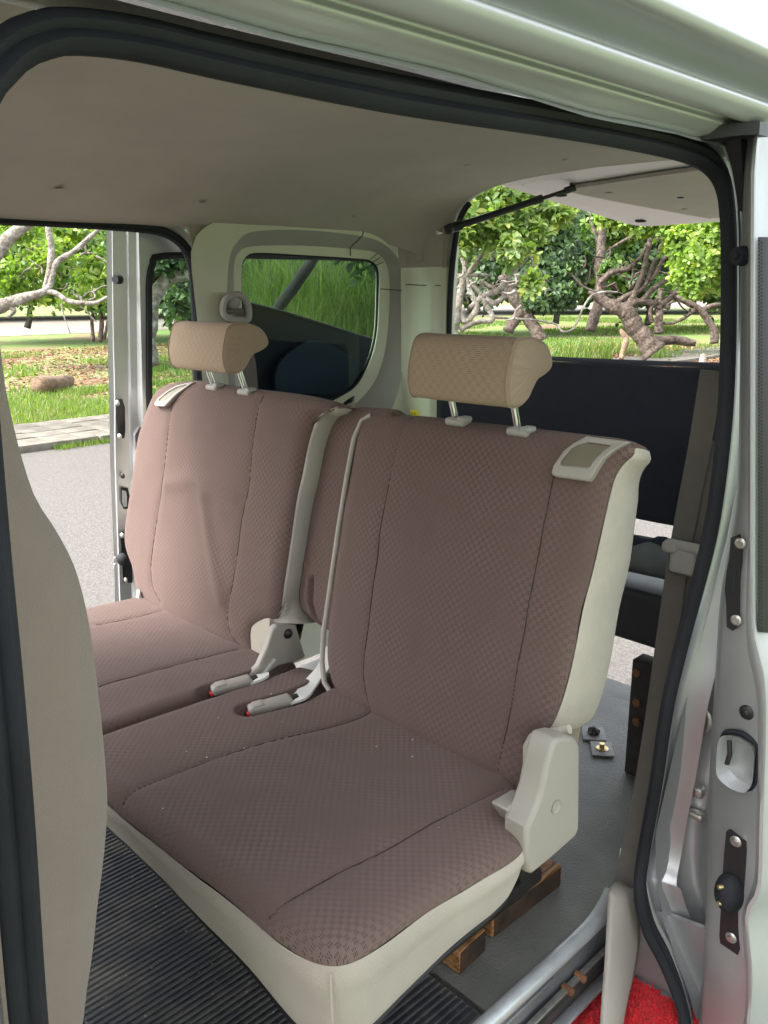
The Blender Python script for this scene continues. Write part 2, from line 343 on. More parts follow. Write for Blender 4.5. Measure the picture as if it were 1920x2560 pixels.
# ================================================================== THE VAN
van = thing('van', 'silver minivan seen through its open side door, with open tailgate and far door', 'van', (0, 0, GZ))
def X_near(z):   # tumblehome of the near door opening
    return float(np.interp(z, [-.4, -.16, -.05, .02, .15, .28, .45, .56, .75, .88, 1.02, 1.16, 1.26, 1.4], [.76, .735, .67, .635, .612, .63, .648, .66, .69, .70, .695, .68, .665, .645]))
def on_near(px, py):
    x = .66
    for _ in range(12): p = on(px, py, 'x', x); x = .5*x+.5*X_near(p[2])
    return on(px, py, 'x', x)
# --- near door seal (swept rubber with a round bulb and a flat lip)
sp_ = [(-8, 135), (30, 100), (80, 78), (150, 67), (300, 84), (520, 134), (850, 202), (1180, 258), (1350, 290), (1480, 322), (1535, 352), (1562, 400), (1572, 480), (1574, 600), (1572, 750), (1565, 900), (1548, 1060), (1525, 1190), (1470, 1400), (1440, 1530), (1415, 1700), (1390, 1840), (1382, 1920), (1400, 2000), (1435, 2070), (1465, 2150), (1480, 2225)]
path = [on_near(*p) for p in sp_]
path += [V3(.745, .26, -.27), V3(.75, .1, -.29), V3(.75, -.5, -.29), V3(.74, -.70, -.27), V3(.715, -.77, -.15), V3(.64, -.785, .05), V3(.63, -.785, .28)]
path += [on_near(62, 2212), on_near(30, 1800), on_near(3, 1500), on_near(-32, 1150), on_near(-68, 700), on_near(-78, 300), on_near(-50, 190)]
SEAL = resample(catmull(path, 10, True), 420)
cen = SEAL.mean(0)
def seal_up(P):
    U = []
    n = len(P)
    for i in range(n):
        t = P[(i+2) % n]-P[i-2]; t /= np.linalg.norm(t); o = np.cross(t, (1, 0, 0)); o = o/np.linalg.norm(o)
        if o@(P[i]-cen) < 0: o = -o
        U.append(o)
    return U
SU = seal_up(SEAL)
wd = .0165
prof = [(-wd, -.004), (-wd-.001, .003), (-wd+.003, .010), (-.007, .0135), (-.002, .010), (.0005, .0065), (.003, .008), (.007, .010), (wd-.003, .007), (wd, .002), (wd, -.004), (0, -.012)]
def sweep_seal(P, U, prof, name, m, parent, flip=1):
    b = MB(); V = []; F = []; n = len(P); k = len(prof); UV = []
    for i in range(n):
        ff = float(np.interp(P[i][1], [-.75, -.35], [.80, 1])) if P[i][0] > 0 else 1.
        for a, c in prof: V.append(P[i]+U[i]*a*ff+V3(flip, 0, 0)*c); UV.append((a+c, i*.01))
    for i in range(n):
        for j in range(k): F.append((i*k+j, i*k+(j+1) % k, ((i+1) % n)*k+(j+1) % k, ((i+1) % n)*k+j))
    b.add(V, F, UV); return b.build(name, m, parent)
sweep_seal(SEAL, SU, prof, 'door_seal', M['rubber'], van)

# --- body flange round the near opening (silver, behind and outside the seal)
jam = []
n = len(SEAL)
jprof = [(.014, -.012), (.018, -.003), (.021, .003), (.026, .004), (.034, -.006), (.050, -.014), (.062, .0), (.070, .022), (.074, .040)]
V = []; F = []
sel = [i for i in range(n) if not (SEAL[i][2] > 1.2 and SEAL[i][1] < .22)]
for i in range(n):
    for a, c in jprof:
        V.append(SEAL[i]+SU[i]*a+V3(1, 0, 0)*c)
for i in range(n):
    if SEAL[i][2] > 1.24 and SEAL[i][1] < .16: continue
    for j in range(len(jprof)-1): F.append((i*9+j, i*9+j+1, ((i+1) % n)*9+j+1, ((i+1) % n)*9+j))
mesh_obj('door_jamb', V, F, M['paint_in'], van)
# --- roof side above the door: ribbed drip rails, cant rail and roof skin
rp = [(.686, 1.329), (.678, 1.336), (.672, 1.340), (.670, 1.346), (.672, 1.345), (.676, 1.336), (.690, 1.338), (.702, 1.345), (.708, 1.350), (.706, 1.356), (.712, 1.359), (.722, 1.352), (.733, 1.350), (.745, 1.357), (.752, 1.364), (.750, 1.372),
      (.728, 1.376), (.722, 1.386), (.742, 1.398), (.772, 1.398), (.785, 1.402), (.789, 1.410), (.785, 1.42), (.776, 1.452), (.768, 1.480), (.760, 1.500), (.742, 1.52), (.70, 1.545), (.62, 1.575), (.45, 1.60), (0, 1.625), (-.45, 1.60), (-.66, 1.56), (-.74, 1.52), (-.79, 1.40)]
rps = [np.array(p) for p in rp[:1]]
rps = catmull([np.array(p) for p in rp], 4)
ys = list(np.linspace(-1.9, 1.1, 61))
V = []; F = []; k = len(rps)
for y in ys:
    sh = .012*max(0, (y-.2))                    # rails drop a little towards the tail
    near = max(0, -(y+.35)); 
    for i, p in enumerate(rps):
        dent = 0
        if p[0] > .66 and p[0] < .70 and p[1] < 1.35: dent = .0035*mnoise.noise(Vector((y*7, p[0]*30, 0)))+.002*mnoise.noise(Vector((y*35, p[0]*60, 3)))
        V.append((p[0], y, p[1]-sh+dent))
for a in range(len(ys)-1):
    for i in range(k-1): F.append((a*k+i, a*k+i+1, (a+1)*k+i+1, (a+1)*k+i))
F1 = [f for f in F if f[0] % k < 100]; F2 = [f for f in F if f[0] % k >= 100]
mesh_obj('cant_rail', V, F1, M['paint'], van); mesh_obj('roof_panel', V, F2, M['paint_roof'], van)
# front corner filler of the flange (in front of the opening, up to the roof)
MB().prism([V3(.655, -.80, 1.30), V3(.70, -.80, 1.345), V3(.70, -1.9, 1.345), V3(.72, -1.9, -.3), V3(.72, -.84, -.3), V3(.66, -.84, .1), V3(.685, -.82, .9)], (-.02, 0, 0)).build('centre_pillar', M['paint_in'], van)

# --- headliner: arched, flowing down into the tailgate surround
def hsec(t):      # full section, t 0..1 from far to near
    a = np.array([(-.70, 1.298), (-.66, 1.318), (-.60, 1.345), (-.52, 1.38), (-.40, 1.415), (-.2, 1.44), (0, 1.447), (.2, 1.44), (.40, 1.415), (.52, 1.38), (.59, 1.36), (.63, 1.34), (.662, 1.318)])
    return a
gate_out = [(-.528, .80), (-.528, 1.0), (-.524, 1.12), (-.516, 1.22), (-.500, 1.319), (-.487, 1.348), (-.462, 1.379), (-.418, 1.404), (-.325, 1.426), (-.2, 1.437), (0, 1.442)]
go = resample(catmull([np.array(p) for p in gate_out], 8), 61, False)
go = np.vstack([go, np.array([(-a, b) for a, b in go[::-1][1:]])])
Ns = len(go)
full = resample(catmull([np.array(p) for p in ([(-.70, .95), (-.70, 1.1), (-.70, 1.25)]+[tuple(x) for x in hsec(0)]+[(.66, 1.25), (.66, 1.1), (.66, .95)])], 6), Ns, False)
topsec = resample(catmull([np.array(x) for x in hsec(0)], 8), 81, False)
V = []; F = []
ysl = np.linspace(-1.8, .78, 40)
for y in ysl:
    for p in topsec: V.append((p[0], y, p[1]+.004*mnoise.noise(Vector((p[0]*3, y*3, 0)))))
for a in range(len(ysl)-1):
    for i in range(80): F.append((a*81+i, a*81+i+1, (a+1)*81+i+1, (a+1)*81+i))
# fillet to the gate surround: matched ring from ceiling section to gate outline (upper part only)
gu = [p for p in go if p[1] > 1.2]; gu = resample(np.array(gu), 81, False)
base = len(V)-81; steps = 14
for s in range(1, steps+1):
    a = s/steps*math.pi/2; yy = .78+.235*math.sin(a); q = 1-math.cos(a)
    for i in range(81):
        p = topsec[i]*(1-q)+gu[i]*q; V.append((p[0], yy, p[1]))
for s in range(steps):
    for i in range(80): F.append((base+s*81+i, base+s*81+i+1, base+(s+1)*81+i+1, base+(s+1)*81+i))
hl = mesh_obj('headliner', V, F, M['head'], van)
for q in ((128, 407), (437, 437), (765, 467), (1220, 345), (1010, 358)):
    x, y = 0, 0
    # centre on the ceiling surface: march along the ray
    d = ray(*q); t = .5
    for t in np.arange(.8, 3.5, .002):
        p = CAM+d*t; zt = np.interp(p[0], topsec[:, 0], topsec[:, 1])
        if p[2] > zt-.002 and abs(p[0]) < .69: break
    if p[1] < .9: MB().dome(p-V3(0, 0, .001), (0, 0, -1), .0085, .0012).build('clip', M['head'], van)

# --- far wall: quarter trim with recessed window surround
XW = -.665
def polar(P, c, N):
    P = np.array(P, float)-c; ang = np.arctan2(P[:, 1], P[:, 0]); L = []
    Q = np.vstack([P, P[:1]])
    for k_ in range(N):
        a = -math.pi+2*math.pi*k_/N; d = np.array([math.cos(a), math.sin(a)]); best = None
        for s, e in zip(Q[:-1], Q[1:]):
            m_ = np.array([[d[0], s[0]-e[0]], [d[1], s[1]-e[1]]]); det = np.linalg.det(m_)
            if abs(det) < 1e-12: continue
            t, u = np.linalg.solve(m_, s)
            if t > 0 and -1e-9 <= u <= 1+1e-9 and (best is None or t > best): best = t
        L.append(c+d*(best or .01))
    return np.array(L)
def wpts(L, X): return [on(px, py, 'x', X)[1:] for px, py in L]
l_win = wpts([(522, 640), (522, 580), (530, 556), (556, 546), (660, 551), (780, 559), (806, 565), (819, 585), (819, 640), (815, 720), (800, 780), (772, 832), (735, 858), (700, 872), (620, 885), (560, 880), (535, 850), (525, 760)], XW-.045)
l_win = catmull(l_win, 4, True)
l_rim = [np.array(p)+.0*np.array(p) for p in l_win]
cw = np.mean(l_win, 0)
l_rec_in = wpts([(505, 640), (506, 570), (516, 545), (545, 532), (660, 531), (790, 541), (822, 553), (838, 580), (842, 640), (836, 730), (820, 800), (790, 850), (740, 885), (620, 905), (540, 895), (512, 850), (506, 760)], XW-.040); l_rec_in = catmull(l_rec_in, 4, True)
l_rec_out = wpts([(490, 640), (496, 555), (515, 520), (550, 500), (660, 497), (790, 512), (840, 535), (868, 575), (880, 640), (876, 740), (864, 830), (835, 900), (760, 935), (620, 940), (530, 930), (500, 880), (492, 760)], XW); l_rec_out = catmull(l_rec_out, 4, True)
l_out = [(.225, 1.24), (.245, 1.285), (.29, 1.315), (.36, 1.328), (.5, 1.333), (.75, 1.328), (.97, 1.30), (.985, 1.15), (.985, .3), (.985, .05), (.6, .03), (.235, .03), (.235, .5), (.235, 1.0), (.225, 1.2)]
Nn = 144
rings = [(l_out, XW), (l_rec_out, XW), (l_rec_in, XW-.040), (l_win, XW-.045), (l_win, XW-.062)]
rings3 = [[(X, a, b) for a, b in polar(L, cw, Nn)] for L, X in rings]
rings3[0] = [(X-.0, a, b) for X, a, b in rings3[0]]
def ringmesh(lst, sx=1):
    V = []; F = []
    for r_ in lst: V += [(sx*p[0], p[1], p[2]) for p in r_]
    for a in range(len(lst)-1):
        for i in range(Nn): F.append((a*Nn+i, a*Nn+(i+1) % Nn, (a+1)*Nn+(i+1) % Nn, (a+1)*Nn+i))
    return V, F
V, F = ringmesh(rings3[:2]); mesh_obj('quarter_trim', V, F, M['trim'], van)
V, F = ringmesh(rings3[1:3]); mesh_obj('window_recess', V, F, M['trim2'], van)  # sloped face of the cream trim, its shade painted in as grey
V, F = ringmesh([[(p[0], p[1], p[2]) for p in rings3[2]], rings3[3], rings3[4]]); mesh_obj('window_frame', V, F, M['trim'], van, auto=40)
V, F = ringmesh([[(p[0]-.04, max(.41, p[1]), p[2]) for p in rings3[0]], [(p[0]-.0, max(.45, p[1]), p[2]) for p in rings3[3]]], -1); mesh_obj('quarter_trim', V, F, M['trim'], van)
for sx in (1, -1):
    P_ = [(sx*(XW-.056), a if sx > 0 else max(.45, a), b) for a, b in polar(l_win, cw, Nn)]
    qg = mesh_obj('quarter_window', P_, [tuple(range(Nn))], M['glass'], van, smooth=False)
    MB().tube([(sx*(XW-.053), a if sx > 0 else max(.45, a), b) for a, b in polar(l_win, cw, 72)], .005, 6, closed=True).build('window_rubber', M['rubber'], van)
# gaps between trim mouldings
def gap(L, X, r=.0014):
    MB().tube([on(px, py, 'x', X) for px, py in L], r, 6).build('trim_gap', M['black'], van)
gap([(785, 494), (784, 508), (771, 521), (758, 533)], XW+.001); gap([(757, 533), (757, 553)], XW-.035, .0016)
gap([(822, 624), (876, 628)], XW-.001)
for q in ((800, 560, 815, 548), (806, 566, 822, 556), (811, 574, 828, 566)): gap([q[:2], q[2:]], XW-.036, .0012)
MB().prism([V3(-.678, .245, 1.235), V3(-.678, .30, 1.25), V3(-.678, .30, 1.34), V3(-.678, .23, 1.31)], (-.008, 0, 0)).build('headliner_edge', M['head'], van, smooth=False)
# scuff lines / D pillar
pil = [(XW-.002, .975), (-.655, .99), (-.64, 1.0), (-.60, 1.008), (-.575, 1.002), (-.56, 1.006), (-.545, 1.015), (-.527, 1.02), (-.524, 1.06)]
for sx in (1, -1):
    V = []; F = []
    zs = [.02, .5, .8, 1.0, 1.1, 1.215]
    for z_ in zs:
        for a, b in pil: V.append((sx*a, b, z_))
    for a in range(len(zs)-1):
        for i in range(len(pil)-1): F.append((a*9+i, a*9+i+1, (a+1)*9+i+1, (a+1)*9+i))
    mesh_obj('rear_pillar_trim', V, F, M['trim'], van)
    # felt part of the rear pillar above the moulding
    V = []; F = []; zs = [1.213, 1.24, 1.27, 1.31, 1.34]
    for j, z_ in enumerate(zs):
        for a, b in pil: V.append((sx*(a+.003*(1 if j else .3)), b-.005-.01*(1 if j else .3), z_))
    for a in range(len(zs)-1):
        for i in range(len(pil)-1): F.append((a*9+i, a*9+i+1, (a+1)*9+i+1, (a+1)*9+i))
    mesh_obj('pillar_felt', V, F, M['head'], van)
MB().tube([hit(826, 628, (0, 1.0, 0), (0, 1, 0))*0+V3(-.655, .985, 1.163), V3(-.6, 1.003, 1.160), V3(-.535, 1.014, 1.158)], .0014, 6).build('trim_gap', M['black'], van)
sq = MB().box((-.60, .992, 1.25), (.03, .012, .04), bev=.006); sq.build('felt_clip', M['head'], van)
# gate opening weatherstrip (black) and outer body frame
gp = [V3(a, 1.03, b) for a, b in go]
gfull = [V3(-.522, 1.035, .30), V3(-.522, 1.035, .5)]+[p+V3(.006, .01, .004) for p in gp if p[0] < 0 and p[2] < 1.39]
MB().tube(gfull, .009, 8).build('tailgate_seal', M['rubber'], van)
fr = [V3(a*1.05, 1.06, (b-.8)*1.05+.8) for a, b in go]; fr = [V3(-.55, 1.06, .25)]+fr+[V3(.55, 1.06, .25)]
MB().tube(fr, .022, 8).build('tailgate_frame', M['paint_in'], van)

# far door opening: seal, jamb above
fo = [(-.70, -.76, .02), (-.70, -.76, .5), (-.70, -.76, 1.15), (-.70, -.72, 1.26), (-.70, -.62, 1.292)]
fseal = [V3(*p) for p in fo]+[on(0, 475, 'x', -.70), on(150, 482, 'x', -.70), on(290, 492, 'x', -.70), on(340, 499, 'x', -.70), on(376, 514, 'x', -.70), on(401, 540, 'x', -.70), on(415, 580, 'x', -.70), on(420, 640, 'x', -.70), on(424, 720, 'x', -.70), on(426, 830, 'x', -.70), V3(-.70, .25, .7), V3(-.70, .25, .4), V3(-.70, .24, .1), V3(-.70, .18, -.02), V3(-.70, .1, -.05), V3(-.70, -.6, -.05), V3(-.70, -.72, -.03)]
FS = resample(catmull(fseal, 8, True), 260); cen = FS.mean(0); FU = seal_up(FS)
sweep_seal(FS, FU, [(-.010, -.004), (-.011, .004), (-.006, .010), (0, .008), (.006, .010), (.013, .006), (.013, -.006)], 'door_seal', M['rubber'], van)
V = []; F = []
for i in range(len(FS)):
    V += [FS[i]+FU[i]*.010+V3(.0, 0, 0), FS[i]+FU[i]*.028+V3(.012, 0, 0), FS[i]+FU[i]*.05+V3(.02, 0, 0)]
nn_ = len(FS)
for i in range(nn_):
    if FS[i][2] < .0: continue
    j = (i+1) % nn_
    F += [(i*3, i*3+1, j*3+1, j*3), ]
mesh_obj('door_jamb', V, F, M['paint_in'], van)
# far body side forward of the opening, cab bulk, and floor pan
MB().prism([V3(-.71, -.79, -.1), V3(-.71, -.79, 1.3), V3(-.71, -1.1, 1.3), V3(-.71, -1.1, -.1)], (-.03, 0, 0)).build('centre_pillar', M['paint_in'], van)
MB().prism([V3(-.72, -1.9, -.35), V3(-.72, -1.9, .75), V3(-.72, -1.1, .75), V3(-.72, -1.1, -.35)], (-.03, 0, 0)).build('front_door', M['paint'], van)
MB().prism([V3(-.72, -1.9, -.1), V3(.68, -1.9, -.1), V3(.68, -1.9, .75), V3(-.72, -1.9, .75)], (0, -.03, 0)).build('dashboard', M['trim2'], van)

# --- floors
MB().box((0, 1.13, -.14), (1.2, .14, .25), bev=.03).build('rear_bumper', M['vinyl'], van)
MB().box((-.06, .50, -.011), (1.26, 1.12, .02)).build('vinyl_floor', M['vinyl'], van, smooth=False)
# ribbed mat: every rib is geometry, joined
V = []; F = []; xs = []; pitch = .0125; x = -.66
while x < .545:
    xs += [(x, 0), (x+.0045, 0), (x+.0065, .0035), (x+.0105, .0035)]; x += pitch
yl = np.linspace(-1.75, -.075, 30)
for y in yl:
    for a, h_ in xs: V.append((a+.004*math.sin(y*3), y, .0015+h_))
k = len(xs)
for a in range(len(yl)-1):
    for i in range(k-1): F.append((a*k+i, a*k+i+1, (a+1)*k+i+1, (a+1)*k+i))
tag(mesh_obj('ribbed_mat', V, F, M['ribmat'], van, smooth=False), kind='stuff')
MB().box((-.06, -.95, -.012), (1.26, 1.76, .018)).build('floor_pan', M['vinyl'], van, smooth=False)
# sill: bright scuff strip, riser, runner rail, stepwell
cs = [(.556, .003), (.561, .006), (.569, .006), (.576, .001), (.580, -.008), (.579, -.014)]
V = []; F = []; yl = np.linspace(-.8, .31, 50)
for y in yl:
    fl = max(0, (y-.20)/.11)
    for j, (a, b) in enumerate(cs): V.append((a-.012*fl**2*(j < 2)+.004*math.sin(y*9)*.3, y, b+.004+.015*fl**2*(j < 4)))
k = len(cs)
for a in range(len(yl)-1):
    for i in range(k-1): F.append((a*k+i, a*k+i+1, (a+1)*k+i+1, (a+1)*k+i))
mesh_obj('scuff_strip', V, F, M['alu'], van)
rs_ = MB(); rs_.prism([V3(.573, -.8, -.013), V3(.573, .36, -.013), V3(.573, .36, -.20), V3(.573, -.8, -.20)], (-.01, 0, 0)); rs_.build('step_riser', M['riser'], van, smooth=False)
for y0, y1 in ((-.72, -.42), (-.36, -.1), (-.04, .1)):
    MB().box((.574, (y0+y1)/2, -.038), (.006, y1-y0, .026), bev=.0028).build('riser_panel', M['riser'], van)
MB().tube([(.588, -.8, -.075), (.588, .35, -.075)], .013, 10).build('slide_rail', M['grime'], van)
MB().box((.586, -.2, -.060), (.012, 1.1, .006), bev=.002).build('rail_flange', M['steel'], van)
for y_ in (-.14, .02): MB().dome((.599, y_, -.068), (1, 0, .5), .006, .001).build('rail_hole', M['black'], van)
for y_ in (.125, .165): MB().box((.588, y_, -.060), (.024, .012, .012), bev=.003).box((.594, y_+.01, -.075), (.006, .02, .02), bev=.002).build('rusty_clip', M['rust'], van)
MB().box((.66, -.22, -.185), (.19, 1.15, .02), bev=.004).build('step_tread', M['paint_in'], van)
MB().box((.592, -.22, -.118), (.022, 1.12, .008), bev=.003).build('step_ledge', M['alu'], van)
# rear side of the stepwell (silver, mirrors the carpet)
MB().prism([V3(.55, .345, -.2), V3(.80, .36, -.2), V3(.80, .36, .02), V3(.64, .35, .0), V3(.60, .345, -.02), V3(.55, .345, -.05)], (0, .01, 0)).build('stepwell_end', M['paint_in'], van, smooth=False)

# jamb behind the seal: deep shut face between seal and sliding door
V = []; F = []; zs = np.linspace(-.36, 1.33, 30)
cols = [(.005, .03), (.016, .07), (.034, .105), (.062, .11), (.082, .085), (.088, .05), (.12, .06)]
for z_ in zs:
    X = X_near(z_); yb_ = float(np.interp(z_, [-.3, 0, .2, .5, .9, 1.2], [.30, .31, .315, .32, .325, .31]))
    for a, b in cols: V.append((X+a, yb_+b+.004*math.sin(z_*14+a*40), z_))
for a in range(len(zs)-1):
    for i in range(6): F.append((a*7+i, a*7+i+1, (a+1)*7+i+1, (a+1)*7+i))
mesh_obj('shut_face', V, F, M['paint_in'], van)
def yplate(px, py, y): return on(px, py, 'y', y)
# bits on the shut face
c = yplate(1507, 1552, .405); st = MB().dome(c, (0, -1, 0), .028, .004).tube([c, c+V3(0, -.02, 0)], .012, 10).tube([c+V3(-.012, -.01, 0), c+V3(0.006, -.018, 0), c+V3(.006, -.018, -.03)], .007, 8); st.build('striker', M['steel'], van)
for z_, h_ in ((1700, .02), (1752, .012)):
    c = yplate(1487, z_, .405); MB().box(c, (.06, .02, h_), bev=.004).build('rail_bracket', M['steel'], van)
c = yplate(1472, 1985, .40); MB().box(c+V3(0, 0, .0), (.014, .012, .07), bev=.004).box(c+V3(.008, -.004, -.012), (.016, .012, .014), bev=.003).build('black_clip', M['black'], van)
c = yplate(1467, 2028, .405); MB().dome(c, (0, -1, 0), .016, .008).build('plug', M['black'], van)

# ------------------------------------------------------------------ sliding doors
def colsheet(cols, rowsN=40, name='door_edge', m=None, parent=None):
    V = []; F = []
    cs_ = [resample(catmull([np.array(p) for p in c], 8), rowsN, False) for c in cols]; k = len(cs_)
    for j in range(rowsN):
        for c in cs_: V.append(c[j])
    for j in range(rowsN-1):
        for i in range(k-1): F.append((j*k+i, j*k+i+1, (j+1)*k+i+1, (j+1)*k+i))
    return mesh_obj(name, V, F, m, parent, auto=50)
nd = bpy.data.objects.new('sliding_door', None); nd.parent = van; COL.objects.link(nd); nd['label'] = 'near sliding door slid back, its shut edge lit at the right'
nd.location = (0, 0, 0)
YD = .245
inner = [(1606, 290, .30), (1601, 420, .30), (1600, 560, .30), (1597, 864, .30), (1592, 1064, .30), (1579, 1164, .30), (1556, 1290, .30), (1545, 1464, .30), (1531, 1700, .30), (1528, 1918, .30), (1515, 2118, .30), (1507, 2260, .30)]
mid1 = [(1614, 275, .265), (1608, 420, .262), (1607, 560, .262), (1604, 864, .262), (1599, 1064, .262), (1588, 1164, .262), (1567, 1290, .262), (1556, 1464, .262), (1541, 1700, .262), (1537, 1918, .262), (1524, 2118, .262), (1516, 2260, .262)]
mid2 = [(1632, 262, .25), (1617, 420, YD), (1616, 560, YD), (1616, 864, YD), (1616, 1064, YD), (1616, 1164, YD), (1612, 1290, YD), (1614, 1400, YD), (1636, 1520, YD), (1634, 1768, YD), (1628, 1900, YD), (1605, 1963, YD), (1604, 2020, YD), (1612, 2118, YD), (1602, 2260, YD)]
fl1 = [(1640, 238, .225), (1625, 330, .215), (1622, 420, .215), (1621, 864, .215), (1621, 1300, .215), (1624, 1390, .215), (1648, 1520, .215), (1641, 1768, .215), (1635, 1915, .215), (1612, 1963, .215), (1611, 2020, .215), (1619, 2118, .215), (1609, 2260, .215)]
fl2 = [(1646, 200, .22), (1633, 330, .215), (1629, 420, .215), (1627, 864, .215), (1627, 1300, .215), (1631, 1380, .215), (1655, 1500, .215), (1649, 1768, .215), (1643, 1920, .215), (1619, 1970, .215), (1618, 2020, .215), (1626, 2118, .215), (1616, 2260, .215)]
fl3 = [(1656, 190, .235), (1640, 330, .24), (1635, 420, .24), (1634, 864, .24), (1634, 1300, .24), (1640, 1375, .24), (1668, 1500, .24), (1662, 1768, .24), (1660, 1920, .24), (1640, 1980, .24), (1640, 2020, .24), (1648, 2118, .24), (1640, 2260, .24)]
fl4 = [(1690, 190, .27), (1680, 330, .27), (1675, 420, .27), (1675, 864, .27), (1675, 1300, .27), (1690, 1375, .27), (1700, 1500, .26), (1700, 1768, .26), (1700, 1920, .26), (1690, 1980, .26), (1690, 2020, .26), (1690, 2118, .26), (1690, 2260, .26)]
N_ = 60
def zcol(c):
    P = np.array([yplate(a, b, y) for a, b, y in c]); P = np.array(catmull(P, 8)); z = P[::-1, 2]
    return P
def colz(cols, parent, name, m):
    cs_ = [zcol(c) for c in cols]; zs = np.linspace(1.36, -.22, 70); V = []; F = []; k = len(cs_)
    for z_ in zs:
        for c in cs_:
            o_ = np.argsort(c[:, 2]); V.append((np.interp(z_, c[o_, 2], c[o_, 0]), np.interp(z_, c[o_, 2], c[o_, 1]), z_))
    for j in range(len(zs)-1):
        for i in range(k-1): F.append((j*k+i, j*k+i+1, (j+1)*k+i+1, (j+1)*k+i))
    return mesh_obj(name, V, F, m, parent, auto=60)
colz([inner, mid1, mid2], nd, 'door_edge', M['paint_in'])
colz([mid2, fl1, fl2, fl3, fl4], nd, 'door_skin_flange', M['paint'])
back = [V3(.72, .30, 1.30), V3(.80, .26, 1.36)]
MB().prism([V3(.75, .31, -.25), V3(.75, 1.25, -.25), V3(.75, 1.25, .55), V3(.75, .31, .55)], (.08, 0, 0)).build('door_body', M['paint'], nd)
# window glass with frit dots standing proud at the outer edge
gA = [yplate(1637, 512, .232), yplate(1672, 512, .26), yplate(1672, 1368, .26), yplate(1637, 1365, .232)]
MB().prism([gA[0], gA[1], gA[2], gA[3]], (0, .004, 0)).build('window_glass', M['black'], nd, smooth=False)
fb = MB()
for i in range(110):
    py = 520+i*7.7
    for dx in (0, 5):
        c = yplate(1640.5+dx, py+(dx and 3.8), .2315+dx*.0008); fb.dome(c, (0, -1, 0), .0011, .0004, 6, 1)
tag(fb.build('frit_dots', M['rubber'], nd), kind='stuff')
def ybox(px0, px1, py0, py1, y, th, bev=.003, name='latch', m=None, parent=None):
    a = yplate(px0, (py0+py1)/2, y); b = yplate(px1, (py0+py1)/2, y); t = yplate((px0+px1)/2, py0, y); u = yplate((px0+px1)/2, py1, y)
    c = (a+b)/2; MB().box((c[0], y, (t[2]+u[2])/2), (abs(b[0]-a[0]), th, abs(t[2]-u[2])), bev=bev).build(name, m or M['black'], parent)
def bolt(px, py, y, r, parent, m='steel', nrm=(0, -1, 0), axis='y'):
    c = on(px, py, axis, y); b = MB().dome(c, nrm, r, r*.25, 18); b.tube([c+np.array(nrm)*r*.2, c+np.array(nrm)*r*.55], [r*.62, r*.55], 6); b.build('bolt', M[m], parent)
def slab(P, y, th, name, m, parent):      # outline in pixels on a y plane, thickness towards the viewer, rounded
    Q = [yplate(a, b, y) for a, b in P]; MB().prism(Q, (0, -th, 0)).build(name, m, parent)
PL = .250
slab([(1586, 1158), (1600, 1152), (1608, 1165), (1609, 1210), (1604, 1240), (1604, 1290), (1603, 1345), (1590, 1358), (1577, 1350), (1576, 1300), (1573, 1270), (1577, 1230), (1583, 1200)], .258, .012, 'latch', M['black'], nd)
slab([(1582, 1230), (1592, 1230), (1590, 1288), (1580, 1288)], .247, .0015, 'latch_slot', M['rubber'], nd)
bolt(1599, 1174, .244, .0085, nd); bolt(1590, 1340, .244, .0085, nd)
c = yplate(1604, 553, .25); MB().tube([c, c+V3(-.004, -.012, 0)], [.014, .012], 16).tube([c+V3(-.004, -.012, 0), c+V3(-.005, -.016, 0)], [.006, .005], 12).build('rubber_stop', M['rubber'], nd)
c = yplate(1613, 1539, .248); MB().dome(c, (0, -1, 0), .012, .004, 18).dome(c+V3(0, -.003, 0), (0, -1, 0), .006, .003, 12).build('plug', M['black'], nd)
# recessed pull: rubber rim ring + bowl
rim = [(1570, 1582), (1560, 1600), (1557, 1640), (1559, 1668), (1580, 1690), (1605, 1702), (1620, 1702), (1633, 1685), (1637, 1650), (1637, 1615), (1620, 1595), (1598, 1583)]
rim3 = catmull([yplate(a, b, .247) for a, b in rim], 5, True)
MB().tube(rim3, .0045, 8, closed=True).build('pull_rim', M['rubber'], nd)
cc = np.mean(rim3, 0); V = []; F = []; nr = len(rim3)
for s_, dy in ((1, -.0035), (.9, .006), (.75, .022), (.45, .034), (.05, .038)):
    for p in rim3: V.append((cc[0]+(p[0]-cc[0])*s_, p[1]+dy, cc[2]+(p[2]-cc[2])*s_))
for a in range(4):
    for i in range(nr): F.append((a*nr+i, a*nr+(i+1) % nr, (a+1)*nr+(i+1) % nr, (a+1)*nr+i))
for v_i in range(len(V)): V[v_i] = (V[v_i][0], V[v_i][1]-.012, V[v_i][2])
mesh_obj('pull_bowl', V, F, M['paint'], nd)
c = yplate(1573, 1625, .238); MB().tube([c+V3(0, 0, .02), c+V3(.004, -.003, 0), c+V3(0, 0, -.02)], .004, 8).build('pull_lever', M['black'], nd)
slab([(1575, 1790), (1582, 1789), (1618, 1812), (1619, 1830), (1606, 2040), (1600, 2056), (1562, 2030), (1560, 2015), (1570, 1840)], .258, .011, 'striker_plate', M['black'], nd)
c0 = yplate(1576, 1928, .246)
V = []; F = []
bb = MB().dome(V3(0, 0, 0), (0, -1, 0), .0235, .024, 24, 6); bb.V = [(v[0]+c0[0], v[1]+c0[1], v[2]*1.5+c0[2]) for v in bb.V]; bb.build('contact_bump', M['rubber'], nd)
for py in (1916, 1951):
    c = yplate(1557, py, .226); MB().tube([c+V3(.004, .006, 0), c+V3(-.003, -.004, 0)], [.0042, .0036], 10).build('contact_pin', M['brass'], nd)
bolt(1589, 1818, .246, .0095, nd); bolt(1579, 2026, .246, .0095, nd)

